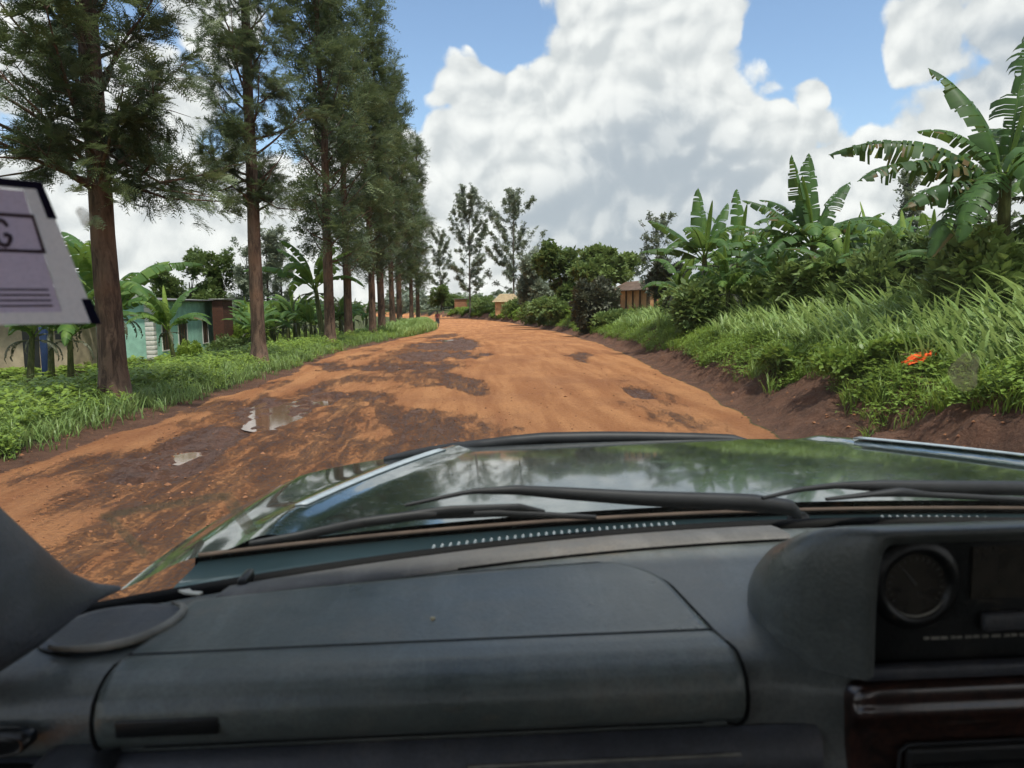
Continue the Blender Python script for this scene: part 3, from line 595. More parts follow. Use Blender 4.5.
# far woodland closing the horizon (reads as one mass)
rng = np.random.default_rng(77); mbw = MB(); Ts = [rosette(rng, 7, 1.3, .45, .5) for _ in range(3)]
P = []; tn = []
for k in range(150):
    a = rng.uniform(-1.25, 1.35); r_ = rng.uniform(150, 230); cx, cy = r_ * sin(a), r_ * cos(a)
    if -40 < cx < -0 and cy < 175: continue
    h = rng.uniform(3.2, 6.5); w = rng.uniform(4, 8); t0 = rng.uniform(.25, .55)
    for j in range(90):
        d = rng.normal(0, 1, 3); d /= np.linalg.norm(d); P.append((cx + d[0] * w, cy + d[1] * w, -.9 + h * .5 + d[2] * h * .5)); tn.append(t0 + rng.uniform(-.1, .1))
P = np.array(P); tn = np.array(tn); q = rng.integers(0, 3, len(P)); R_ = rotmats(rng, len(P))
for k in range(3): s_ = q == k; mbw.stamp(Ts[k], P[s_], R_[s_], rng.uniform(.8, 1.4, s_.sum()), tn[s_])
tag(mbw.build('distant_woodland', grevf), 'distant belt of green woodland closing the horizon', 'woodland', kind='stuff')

# ------------------------------------------------------------------ ground vegetation (uncountable)
def blade_clump(rng, n=13, L=(.55, 1.15), w=.018, spread=.08, bend=(.7, 1.9)):
    V, Fq, T = [], [], []
    for k in range(n):
        az = rng.uniform(0, 2 * pi); l = rng.uniform(*L); e = rng.uniform(1.15, 1.5); bd = rng.uniform(*bend); p = np.array([rng.normal(0, spread), rng.normal(0, spread), -.03]); sg = 5
        sd = np.array([-sin(az), cos(az), 0]); ww = w * rng.uniform(.6, 1.3); tb = rng.uniform(-.14, .14); b = len(V)
        for j in range(sg + 1):
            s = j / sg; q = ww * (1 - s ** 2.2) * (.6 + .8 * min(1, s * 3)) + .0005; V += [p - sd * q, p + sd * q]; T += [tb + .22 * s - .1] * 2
            ee = e - bd * s ** 1.3; p = p + np.array([cos(az) * cos(ee), sin(az) * cos(ee), sin(ee)]) * l / sg
            if j: Fq.append((b + 2 * j - 2, b + 2 * j - 1, b + 2 * j + 1, b + 2 * j))
    return np.array(V), [np.array(Fq)], np.array(T)
def leafy(rng, n=9, h=.3, L=.07, w=.03):
    V, Fq, T = [], [], []
    for k in range(n):
        az = rng.uniform(0, 2 * pi); t = rng.uniform(.2, 1); c = np.array([rng.normal(0, .10), rng.normal(0, .10), h * t])
        for j in range(3):
            a = az + j * 2.1; e = rng.uniform(-.3, .6); d = np.array([cos(a) * cos(e), sin(a) * cos(e), sin(e)]); s = np.array([-sin(a), cos(a), 0]); l = L * rng.uniform(.7, 1.3); b = len(V)
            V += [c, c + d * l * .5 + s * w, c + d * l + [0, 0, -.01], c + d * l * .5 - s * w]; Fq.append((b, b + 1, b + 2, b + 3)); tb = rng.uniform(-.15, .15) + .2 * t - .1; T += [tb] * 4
    return np.array(V), [np.array(Fq)], np.array(T)
def scatter(name, label, cat, mat, seed, gens, fn, n, ybox, reject, tint, smin=.7, smax=1.25, hscale=None):
    """fn(rng, n) -> x, y ; keeps those passing reject"""
    rng = np.random.default_rng(seed); x, y = fn(rng, n); k = reject(x, y, rng); x, y = x[k], y[k]; z = height(x, y, False)
    T = [g(rng) for g in gens]; q = rng.integers(0, len(T), len(x)); m_ = MB(); a = rng.uniform(0, 2 * pi, len(x))
    R_ = np.zeros((len(x), 3, 3)); R_[:, 0, 0] = np.cos(a); R_[:, 0, 1] = -np.sin(a); R_[:, 1, 0] = np.sin(a); R_[:, 1, 1] = np.cos(a); R_[:, 2, 2] = 1
    s = rng.uniform(smin, smax, len(x)); 
    if hscale is not None: s = s * hscale(x, y)
    tn = tint + .16 * fbm(x * .5, y * .5, seed, 3) + rng.uniform(-.05, .05, len(x))
    P = np.stack([x, y, z], -1)
    for k in range(len(T)):
        w = q == k
        if w.any(): m_.stamp(T[k], P[w], R_[w], s[w], tn[w])
    return tag(m_.build(name, mat), label, cat, kind='stuff')
def dsamp(y0, y1, p=1.3):  # denser near the camera
    return lambda rng, n: y0 * (y1 / y0) ** (rng.random(n) ** p)
# tall cane grass on the right bank
def f1(rng, n):
    y = 6.5 * (60 / 6.5) ** rng.random(n); d = 1.3 + (3.2 + 6.5 * rng.random(n)) * rng.random(n); return XR(y) + d, y
scatter('cane_grass', 'tall blue green cane grass covering the top of the right bank', 'grass', grsm, 301, [lambda r: blade_clump(r, 13, (.5, 1.0), .02, .09, (.5, 1.5)), lambda r: blade_clump(r, 10, (.5, 1.0), .032, .1, (.6, 1.8)), lambda r: blade_clump(r, 9, (.55, 1.15), .036, .06, (.9, 2.2)), lambda r: blade_clump(r, 16, (.3, .9), .011, .1), lambda r: blade_clump(r, 8, (.6, 1.15), .042, .05, (1.0, 2.4))], f1, 5600, None,
        lambda x, y, rng: (x - XR(y) > 1.35 + .5 * vnoise(x * .8, y * .5, 9)) & (rng.random(len(x)) < .96), .48, .6, 1.0, lambda x, y: .75 + .95 * sstep(1.3, 4, x - XR(y)) * np.interp(y, [0, 12, 30, 50], [1.0, .9, .8, .6]))
def f2(rng, n):
    y = 6.0 * (60 / 6) ** rng.random(n); d = .6 + 2.2 * rng.random(n); return XR(y) + d, y
scatter('bank_weeds', 'bright green weeds and short grass hanging over the soil cut', 'weeds', covm, 302, [lambda r: leafy(r, 9, .2, .06, .022)] * 3 + [lambda r: blade_clump(r, 16, (.15, .4), .006, .06)] * 2, f2, 9500, None,
        lambda x, y, rng: (fbm(x * .9, y * .5, 44, 3) + (x - XR(y) - np.interp(y, [6, 9, 12, 25, 40], [1.3, 1.05, .8, .65, .3])) * 1.3 > rng.uniform(-.35, .4, len(x))), .38, .6, 1.2)
# left verge
def f3(rng, n):
    y = 5.5 * (70 / 5.5) ** rng.random(n); d = .1 + 9 * rng.random(n) ** 1.2 * np.minimum(1, y / 14 + .3); return XL(y) - d, y
scatter('leafy_ground_cover', 'bright green leafy plants covering the ground left of the road', 'ground cover', covm, 303, [lambda r: leafy(r, 9, .26, .075, .03), lambda r: leafy(r, 7, .42, .11, .045), lambda r: leafy(r, 14, .16, .045, .02), lambda r: leafy(r, 9, .30, .14, .03)], f3, 11000, None,
        lambda x, y, rng: (XL(y) - x > .45 + .5 * vnoise(y * .7, x * 0, 4)), .55, .7, 1.35, lambda x, y: .5 + .35 * sstep(.3, 1.6, XL(y) - x))
scatter('verge_grass', 'short grass tufts along the left edge of the road', 'grass', grsm, 304, [lambda r: blade_clump(r, 18, (.12, .42), .006, .08)] * 4, f3, 6500, None,
        lambda x, y, rng: (XL(y) - x > .15 + .4 * rng.random(len(x))) & (XL(y) - x < 3), .38, .6, 1.2)
def f4(rng, n): 
    y = rng.uniform(20, 75, n); return XL(y) - 5 - rng.random(n) * 32, y
scatter('field_grass', 'green field grass between the houses and the far plantation', 'grass', covm, 305, [lambda r: leafy(r, 12, .3, .16, .06)] * 3, f4, 6000, None, lambda x, y, rng: x < 100, .6, .8, 1.5)
def f5(rng, n): 
    y = rng.uniform(44, 92, n); return XL(y) - .1 - rng.random(n) * 3, y
scatter('mound_grass', 'pale green grass mound beside the last roadside trees', 'grass', grsm, 306, [lambda r: blade_clump(r, 16, (.3, .75), .016, .1)] * 3, f5, 1800, None, lambda x, y, rng: x < 100, .55, .8, 1.2)
def f6(rng, n): 
    y = rng.uniform(38, 150, n); return XR(y) + .5 + rng.random(n) * 5, y
scatter('far_bank_grass', 'green grass and weeds on the far bank by the bend', 'grass', covm, 307, [lambda r: leafy(r, 12, .5, .2, .07)] * 3, f6, 3600, None, lambda x, y, rng: fbm(x * .3, y * .15, 71, 2) + (x - XR(y)) * .25 > -.0 + .2 * rng.random(len(x)), .42, .8, 1.5)
# small clods and stones on the road
rng = np.random.default_rng(9); mbc = MB(); ico = np.array([(1, 0, 0), (-1, 0, 0), (0, 1, 0), (0, -1, 0), (0, 0, 1), (0, 0, -1)], float)
tri = np.array([(0, 2, 4), (2, 1, 4), (1, 3, 4), (3, 0, 4), (2, 0, 5), (1, 2, 5), (3, 1, 5), (0, 3, 5)])
n = 9000; y = 5.2 * (45 / 5.2) ** rng.random(n); x = rng.uniform(-5.2, 6.2, n); r_, mu, *_z = masks(x, y); so = _z[1]
k = rng.random(n) < (.25 + .6 * mu + .9 * so); x, y = x[k], y[k]
mbc.stamp((ico * [1, .8, .6], [tri], np.zeros(6)), np.stack([x, y, height(x, y) + .003], -1), rotmats(rng, len(x), tiltmax=.5), rng.gamma(1.6, .005, len(x)) + .003, rng.uniform(0, 1, len(x)))
m, N, out = newmat('clod'); a = N.n('ShaderNodeAttribute', _attribute_name='tint').outputs['Fac']; principled(N, out, N.mix(a, (.10, .045, .026), (.32, .15, .075)), .9, .2)
tag(mbc.build('gravel_clods', m, smooth=False), 'loose clods and small stones scattered over road and soil', 'clods', kind='stuff')

# ------------------------------------------------------------------ buildings
teal = simple('teal_plaster', (.30, .52, .42), .8, .3, var=.18, scale=2.2, bump=.2)
beige = simple('beige_plaster', (.36, .29, .20), .9, .2, var=.25, scale=1.8, bump=.3)
white = simple('white_paint', (.62, .60, .55), .7, .3, var=.12)
dark = simple('dark_opening', (.012, .013, .012), .4, .5)
tin = simple('roof_sheet', (.20, .19, .17), .55, .5, metal=.4, var=.3, scale=3)
wood = simple('weathered_wood', (.10, .065, .04), .9, .2, var=.4, scale=9, bump=.4)
bluep = simple('dark_blue_paint', (.015, .035, .10), .5, .4)
def brickmat(name, c1, c2, mort, sc_):
    m, N, out = newmat(name); v = tc(N); b = N.n('ShaderNodeTexBrick'); sx = N.n('ShaderNodeSeparateXYZ'); N.l.new(v, sx.inputs[0])
    cx = N.n('ShaderNodeCombineXYZ'); N.l.new(N.math('ADD', sx.outputs[0], sx.outputs[1]), cx.inputs[0]); N.l.new(sx.outputs[2], cx.inputs[1])
    N.inp(b, 'Vector', cx.outputs[0]); N.inp(b, 'Color1', c1); N.inp(b, 'Color2', c2); N.inp(b, 'Mortar', mort); N.inp(b, 'Scale', sc_); N.inp(b, 'Mortar Size', .025); N.inp(b, 'Brick Width', .5); N.inp(b, 'Row Height', .25)
    c = N.mix(N.math('MULTIPLY', N.noise(v, 1.6, 4), .5), b.outputs[0], (.05, .03, .02)); principled(N, out, c, .9, .2, normal=N.bump(N.math('SUBTRACT', 1, b.outputs['Fac']), .4, .01)); return m
brick = brickmat('brown_brick', (.13, .05, .032), (.10, .042, .028), (.07, .045, .035), 2.3)
obrick = brickmat('orange_brick', (.42, .19, .10), (.36, .16, .09), (.28, .15, .09), 1.6)
mudw = simple('mud_plaster', (.46, .25, .13), .95, .1, var=.25, scale=1.5, bump=.4)
thatch = simple('thatch', (.33, .25, .15), .95, .1, var=.25, scale=5, bump=.6)
xh = -14.4; zh = -.80
h = empty('teal_house', (xh - 2, 40, zh), 'teal plastered house with white brick corner and barred dark windows', 'house')
mb = MB(); mb.box((xh - 3.2, 36, zh - .3), (xh, 44.6, 2.02)); mb.build('wall', teal, h)
mb = MB(); mb.box((xh - 3.3, 35.9, zh - .32), (xh + .08, 44.7, zh + .12)); mb.build('plinth', simple('stained_plinth', (.13, .10, .07), .9), h)
mb = MB()                                        # low sloping corrugated roof
X = np.linspace(-3.6, .35, 100); P = [[(xh + a, b, 2.05 + .10 * (-a) * .6 + .02 * sin(a * 40)) for a in X] for b in (35.6, 45.0)]
mb.grid(P); mb.grid(np.array(P) - [0, 0, .05]); mb.build('roof', tin, h, True)
mb = MB()
for k in range(13): mb.box((xh - .34, 35.97, zh + .15 + k * .215), (xh + .03, 36.3, zh + .34 + k * .215))
smooth_bevel(mb.build('quoin', white, h), .01)
for yc, w_, tall in ((37.45, .95, 1.45), (39.6, 1.15, 1.45), (42.9, .8, 1.3)):
    mb = MB(); mb.box((xh - .1, yc - w_ / 2, .42 - tall / 2), (xh + .012, yc + w_ / 2, .42 + tall / 2)); wn_ = mb.build('window', dark, h)
    mb = MB(); f_ = .05
    for a, b, c_, d in ((-w_ / 2 - f_, -w_ / 2, -tall / 2, tall / 2), (w_ / 2, w_ / 2 + f_, -tall / 2, tall / 2), (-w_ / 2 - f_, w_ / 2 + f_, tall / 2, tall / 2 + f_), (-w_ / 2 - f_, w_ / 2 + f_, -tall / 2 - f_, -tall / 2)):
        mb.box((xh - .02, yc + a, .42 + c_), (xh + .035, yc + b, .42 + d))
    mb.build('frame', white, wn_)
    mb = MB()
    for k in range(2): yk = yc - w_ / 2 + w_ * (k + 1) / 3; mb.box((xh, yk - .03, .42 - tall / 2), (xh + .03, yk + .03, .42 + tall / 2))
    mb.build('mullion', wood, wn_)
mb = MB(); mb.box((xh - .5, 44.62, zh - .2), (xh + .12, 44.75, 1.9)); mb.build('end_post', white, h)
xt0, xt1 = xat(211.5, 42.8), xat(232, 44.5)
h = empty('brick_tower', ((xt0 + xt1) / 2, 43.5, zh), 'square brown brick outbuilding with flat overhanging top', 'outbuilding')
mb = MB(); mb.box((xt0, 42.8, zh - .3), (xt1, 44.5, 2.05)); mb.build('wall', brick, h)
mb = MB(); mb.box((xt0 - .12, 42.65, 2.06), (xt1 + .12, 44.6, 2.14)); smooth_bevel(mb.build('roof', tin, h), .01)
xb0, xb1 = xat(-110, 30), xat(94, 32)
h = empty('beige_house', ((xb0 + xb1) / 2, 31.5, zh), 'low beige plastered house behind the banana stems at the left edge', 'house')
mb = MB(); mb.box((xb0, 30, zh - .3), (xb1, 32, 1.72)); mb.build('wall', beige, h)
mb = MB(); mb.box((xb0 - .3, 29.4, 1.76), (xb1 + .2, 32.3, 1.84)); mb.build('roof', tin, h)
xd0, xd1 = xat(18, 29.9), xat(34, 29.9)
mb = MB(); mb.box((xd0, 29.97, zh), (xd1, 30.1, 1.2)); mb.build('door', dark, h)
mb = MB(); mb.box((xat(52, 29.95), 29.96, .55), (xat(66, 29.95), 30.1, 1.35)); mb.build('window', dark, h)
xp = xat(41, 27.5)
mb = MB(); mb.box((xp - .11, 27.4, H(xp, 27.5) - .3), (xp + .11, 27.62, 1.45)); mb.box((xp - .15, 27.36, 1.45), (xp + .15, 27.66, 1.5))
tag(smooth_bevel(mb.build('post', bluep), .01), 'dark blue square post standing before the beige house', 'post')
rng = np.random.default_rng(4); mb = MB(); xp = xat(79, 25.5); zp = H(xp, 25.5)
for k in range(70):
    a = rng.uniform(0, pi); c = np.array([xp + rng.normal(0, .28), 25.5 + rng.normal(0, .25), zp + .05 + abs(rng.normal(0, .16))]); d = np.array([cos(a), sin(a), rng.normal(0, .25)]) * rng.uniform(.2, .5)
    mb.tube([c - d, c + d], .014, 5)
tag(mb.build('brushwood_pile', wood), 'dark pile of cut sticks beside the nearest trunk', 'wood pile')

# mud house behind the right bank
h = empty('mud_house', (xat(640, 44), 44, 1.0), 'orange mud walled house with dark upright posts behind the bank', 'house')
cA = np.array([xat(648, 41.5), 41.5]); cB = np.array([xat(614, 47), 47.0]); cC = np.array([xat(678, 43), 43.0]); cD = cB + cC - cA; z0, z1 = .2, 2.35
mb = MB(); q = [cA, cC, cD, cB]; V = [(*p, z0) for p in q] + [(*p, z1) for p in q] + [(*((cA + cC) / 2), 2.74), (*((cB + cD) / 2), 2.74)]
mb.add(V, [(0, 1, 5, 4), (1, 2, 6, 5), (2, 3, 7, 6), (3, 0, 4, 7)]); mb.add(V, [(4, 5, 8), (6, 7, 9)]); mb.build('wall', mudw, h)
mb = MB()
for (a, b), n_ in (((cA, cC), 5), ((cA, cB), 5)):
    nrm = np.array([-(b - a)[1], (b - a)[0]]); nrm /= np.linalg.norm(nrm); nrm *= -np.sign(nrm @ ((cA + cD) / 2 - a)) * .05
    for k in range(n_ + 1):
        p = a + (b - a) * k / n_ + nrm; mb.tube([(*p, z0), (p[0] + .03, p[1], z1 + (.4 if 0 < k < n_ and (b is cC) else .0))], .06, 6)
mb.build('wall_posts', wood, h)
mb = MB(); ex = (cB - cA) / np.linalg.norm(cB - cA) * .4; sx = (cC - cA) / np.linalg.norm(cC - cA) * .35
r1, r2 = (cA + cC) / 2 - ex, (cB + cD) / 2 + ex
mb.add([(*(cA - ex - sx), 2.22), (*(cB + ex - sx), 2.22), (*r2, 2.8), (*r1, 2.8), (*(cC - ex + sx), 2.22), (*(cD + ex + sx), 2.22)], [(0, 1, 2, 3), (4, 3, 2, 5)])
o = mb.build('roof', simple('rusty_sheet', (.13, .085, .06), .8, .3, var=.4, scale=3), h); sm = o.modifiers.new('thick', 'SOLIDIFY'); sm.thickness = .05
x = xat(461, 150); zz = H(x, 150)
h = empty('brick_hut', (x, 150, zz), 'tiny orange brick hut by the far bend of the road', 'hut')
mb = MB(); mb.box((x - 1.25, 149, zz - .8), (x + 1.25, 151, zz + 2.2)); mb.build('wall', obrick, h)
mb = MB(); mb.box((x - 1.4, 148.8, zz + 2.21), (x + 1.4, 151.2, zz + 2.32)); mb.build('roof', tin, h)
x = xat(507, 112); zz = H(x, 112)
h = empty('thatched_hut', (x, 112, zz), 'hut with pale thatched roof half hidden in the far bushes', 'hut')
mb = MB(); mb.box((x - 1.7, 111, zz - .3), (x + 1.7, 113.2, zz + 1.7)); mb.build('wall', mudw, h)
mb = MB(); V = [(x - 2.2, 110.5, zz + 1.6), (x + 2.2, 110.5, zz + 1.6), (x + 2.2, 113.7, zz + 1.6), (x - 2.2, 113.7, zz + 1.6), (x - 1.0, 112, zz + 2.75), (x + 1.0, 112, zz + 2.75)]
mb.add(V, [(0, 1, 5, 4), (2, 3, 4, 5), (0, 3, 2, 1)]); mb.add(V, [(1, 2, 5), (3, 0, 4)]); mb.build('roof', thatch, h)

# ------------------------------------------------------------------ orange cloth and dead branches on the bank
orangec = simple('orange_cloth', (.85, .10, .012), .7, .3, var=.2, scale=30)
def on_ground(px, py):
    d = ray(px, py)
    for t in np.arange(4, 60, .02):
        p = CAM + d * t
        if p[2] <= H(p[0], p[1]): return p
p = on_ground(919, 367); rng = np.random.default_rng(3); mb = MB(); U = np.linspace(-1, 1, 26)
P = [[(p[0] + .17 * u + .03 * w + .03 * float(vnoise(u * 4 + 9, w * 4, 17)), p[1] + .08 * w - .03 * u, p[2] + .13 + .06 * u + .07 * float(fbm(u * 2.5, w * 2.5, 7, 3)) - .05 * w * w) for u in U] for w in U]
mb.grid(P); o = mb.build('orange_cloth', orangec, smooth=True); tag(o, 'crumpled bright orange cloth lying on the right bank', 'cloth'); sm = o.modifiers.new('t', 'SOLIDIFY'); sm.thickness = .006
mb = MB()
for k in range(9):
    c = p + np.array([.25 + rng.uniform(-.1, .5), rng.uniform(-.1, .3), .06 + rng.uniform(0, .12)]); d = np.array([rng.uniform(.2, .45), rng.uniform(-.2, .2), rng.uniform(-.12, .2)]); mb.tube([c - d, c + [0, 0, .03], c + d], [.004, .009, .004], 5)
tag(mb.build('dead_branch', simple('dead_wood', (.26, .17, .11), .9)), 'bare dead twigs lying right of the orange cloth', 'branch')

# ------------------------------------------------------------------ person on the road
skin = simple('dark_skin', (.045, .022, .014), .5, .4); shirt = simple('dark_red_shirt', (.10, .018, .016), .8); skirt_m = simple('black_skirt', (.015, .014, .017), .8); hairm = simple('black_hair', (.006, .005, .005), .7)
xp, yp = xat(437, 84), 84.0; zp = H(xp, yp)
e = empty('person', (xp, yp, zp), 'person in dark red top and black skirt walking on the road by the grass mound', 'person', rz=.1)
J = [(0, 0, .95, .15), (0, 0, 1.15, .125), (0, 0, 1.36, .15), (0, 0, 1.47, .055), (0, -.01, 1.6, .095), (.09, 0, .9, .095), (.1, -.12, .5, .062), (.1, -.05, .09, .042), (.1, -.17, .03, .035), (-.09, 0, .9, .095), (-.1, .1, .5, .062), (-.1, .26, .12, .042), (-.1, .16, .04, .035),
     (.18, 0, 1.39, .055), (.24, .06, 1.12, .042), (.25, -.04, .88, .032), (.25, -.09, .80, .03), (-.18, 0, 1.39, .055), (-.24, -.05, 1.12, .042), (-.25, -.16, .9, .032), (-.25, -.2, .83, .03), (0, -.01, 1.69, .07)]
E_ = [(0, 1), (1, 2), (2, 3), (3, 4), (4, 21), (0, 5), (5, 6), (6, 7), (7, 8), (0, 9), (9, 10), (10, 11), (11, 12), (2, 13), (13, 14), (14, 15), (15, 16), (2, 17), (17, 18), (18, 19), (19, 20)]
me = bpy.data.meshes.new('body'); me.from_pydata([j[:3] for j in J], E_, []); me.materials.append(skin); o = bpy.data.objects.new('body', me); COL.objects.link(o); o.parent = e
sk = o.modifiers.new('skin', 'SKIN'); o.modifiers.new('sub', 'SUBSURF').render_levels = 1
for v_, j in zip(me.skin_vertices[0].data, J): v_.radius = (j[3], j[3])
me.skin_vertices[0].data[0].use_root = True
mb = MB(); mb.tube([(0, 0, .42), (0, 0, .7), (0, 0, .93), (0, 0, 1.0)], [.24, .21, .17, .14], 14); mb.build('skirt', skirt_m, e, True, True)
mb = MB(); mb.tube([(0, 0, .97), (0, 0, 1.15), (0, 0, 1.36), (0, 0, 1.45)], [.17, .15, .175, .08], 14); mb.tube([(.14, 0, 1.4), (.21, .03, 1.25)], .068, 8); mb.tube([(-.14, 0, 1.4), (-.21, -.03, 1.25)], .068, 8); mb.build('shirt', shirt, e, True, True)
mb = MB(); mb.tube([(0, .03, 1.6), (0, .02, 1.68), (0, .01, 1.75)], [.105, .105, .04], 10); mb.build('hair', hairm, e, True, True)

#PART3
# ------------------------------------------------------------------ vehicle
CX = .48
vroot = empty('off_road_vehicle', (CX, 0, 0), 'dark green off road vehicle we sit in, bonnet, wipers and grey dashboard', 'car')
def dusty(name, c1, c2, rough, spec, coat=0, metal=0, dust=(.20, .16, .12), amt=.3, grain=300, bs=.5):
    m, N, out = newmat(name); v = tc(N); n1 = N.noise(v, 5, 5, .65); n2 = N.noise(v, 38, 4, .7); n3 = N.noise(v, grain, 2, .5); n4 = N.noise(N.mapv(v, (30, 6, 30)), 1, 5, .7, .5)
    c = N.mix(N.mr(n1, .3, .7), c1, c2); c = N.mix(N.math('MULTIPLY', N.math('MULTIPLY', N.mr(n1, .42, .75), N.mr(n2, .35, .7)), amt), c, dust); n5 = N.noise(N.mapv(v, (22, 90, 60), (0, 0, 0)), 1, 5, .75, 1.5); c = N.mix(N.math('MULTIPLY', N.mr(n4, .45, .7), .2), c, [min(1, k * 2.2) for k in c2]); c = N.mix(N.math('MULTIPLY', N.mr(n5, .60, .72), .35), c, dust); c = N.mix(N.math('MULTIPLY', N.mr(n3, .45, .65), .25), c, [k * .5 for k in c1])
    rg = N.mr(n1, .3, .7, rough - .07, rough + .1); principled(N, out, c, rg, spec, metal, N.bump(n3, bs, .0008), coat); return m
vinyl = dusty('dash_vinyl', (.074, .083, .079), (.114, .124, .116), .34, .5, amt=.55)
vinyl2 = dusty('airbag_vinyl', (.070, .084, .078), (.110, .127, .117), .32, .5, amt=.5)
vinyl3 = dusty('lower_vinyl', (.036, .039, .046), (.056, .060, .069), .42, .5, amt=.3)
vdark = dusty('black_plastic', (.006, .007, .007), (.010, .011, .011), .35, .4, amt=.08)
defr = dusty('defroster_plastic', (.095, .092, .086), (.125, .120, .112), .6, .4, amt=.4)
rimm = simple('worn_rim_highlight', (.20, .19, .16), .6, .4, var=.3, scale=30)  # speaker rim and scale marks; also colours the drawn dash and dial highlights
seam = simple('dark_seam', (.004, .004, .004), .8, .2)
rubber = simple('black_rubber', (.012, .013, .014), .55, .4, var=.3, scale=20)
m, N, out = newmat('green_paint'); v = tc(N); n1 = N.noise(v, 3, 4); n2 = N.noise(v, 26, 5, .7)
c = N.mix(N.mr(n1, .35, .65), (.022, .064, .058), (.032, .080, .074)); c = N.mix(N.math('MULTIPLY', N.mr(n2, .45, .8), .10), c, (.22, .12, .07))
principled(N, out, c, N.mr(n2, .4, .8, .18, .36), .5, .88, None, 1.0, .06); paint = m
strip_m = simple('highlight_strip', (.33, .38, .40), .35, .6, var=.12, scale=20)
gasket = simple('brown_gasket', (.085, .062, .048), .8, .3, var=.3, scale=12)

# bonnet
nu, nv = 121, 46
def yfront(u): return 1.24 + 1.06 * max(0, 1 - abs(u) ** 3.6) ** .5
def bz(x, y):
    d = abs(x - CX); z = 1.318 - .004 * (d / .9) ** 2.6 - .100 * np.clip((y - 1.12) / 1.18, 0, 1) ** 1.4 + .012 * (1 - (d / .9) ** 2)
    rw = .775 - .20 * np.clip((y - 1.2) / .8, 0, 1.2); z += .013 * np.exp(-((d - rw) / .035) ** 2) - .006 * sstep(rw, rw + .10, d) - .030 * sstep(.86, .97, d)
    return z - .02 * sstep(.2, .0, d) * 0
P = []
for i in range(nu):
    u = sin((-1 + 2 * i / (nu - 1)) * pi / 2) * .999; yf = yfront(u); row = []
    for j in range(nv):
        t = j / (nv - 1); xx = CX + .955 * u; y0_ = 1.178 - .112 * ((xx - CX + .02) / .8) ** 2 - .002; yy = y0_ + (yf - y0_) * t
        row.append((xx, yy, float(bz(xx, yy)) - .03 * float(sstep(.965, 1, t)) * (t - .965) / .035))
    for dz, o_ in ((.05, .008), (.12, .01), (.3, .012), (.8, -.02)): r_ = row[nv - 1]; nx = u ** 3; row.append((r_[0] + o_ * nx, r_[1] + o_, r_[2] - dz))
    P.append(row)
mb = MB(); mb.grid(P); mb.build('bonnet', paint, vroot, True)
for sg in (-1, 1):   # pale strips painting the highlights along the bonnet ridges
    mb = MB(); Lp = []
    for y_ in np.linspace(1.25, 2.02 if sg < 0 else 2.02, 18):
        rw = .775 - .20 * min(1.2, max(0, (y_ - 1.2) / .8)); w_ = .007 + .009 * (y_ - 1.2)
        Lp.append([(CX + sg * (rw + k), y_, float(bz(CX + sg * (rw + k), y_)) + .003) for k in (-w_ * 1.3, 0, w_ * 1.3)])
    mb.grid(Lp); o = mb.build('ridge_highlight', strip_m, vroot, True); sm = o.modifiers.new('t', 'SOLIDIFY'); sm.thickness = .003
# fenders, grille face, wheels ahead
mb = MB()
for sg in (-1, 1): mb.box((CX + sg * .90 - .05, -2.2, .45), (CX + sg * .90 + .05, 1.12, 1.18))
mb.box((CX - .78, 2.0, .45), (CX + .78, 2.14, .95))
smooth_bevel(mb.build('body_side', paint, vroot), .03, 3)
for sx_ in (-1, 1):
    for yy in (1.55, -1.2):
        mb = MB(); c = np.array([CX + sx_ * .74, yy, .38]); mb.tube([c - [.11, 0, 0], c - [.09, 0, 0], c + [.09, 0, 0], c + [.11, 0, 0]], [.33, .38, .38, .33], 28)
        wl = mb.build('wheel', rubber, vroot, True); mb = MB(); mb.tube([c - [.12, 0, 0], c + [.12, 0, 0]], .2, 20); mb.build('rim', tin, wl)
# bug deflector along the leading edge
pts = [(384, 458, 2.0), (405, 452.5, 2.06), (430, 447.5, 2.13), (455, 443.5, 2.2), (480, 440.5, 2.26), (512, 436.3, 2.31), (545, 433.3, 2.34), (600, 432.3, 2.35), (640, 432.6, 2.35), (690, 433.6, 2.34), (732, 435.2, 2.31), (748, 440, 2.29)]
c0 = np.array([at(*p) + [0, 0, .003] for p in pts]); kk = np.linspace(0, len(pts) - 1, 60); c1 = np.stack([np.interp(kk, range(len(pts)), c0[:, i]) for i in range(3)], -1)
hh = np.interp(kk, [0, 1, 3, 6, 7, 10, 11], [.008, .016, .024, .032, .032, .028, .006])
P = [[c, c + [0, -.012, -h_ * .3], c + [0, -.016, -h_], c + [0, .004, -h_ - .004], c + [0, .012, -.004]] for c, h_ in zip(c1, hh)]
mb = MB(); mb.grid(P, closed=True); mb.build('bug_deflector', rubber, vroot, True)
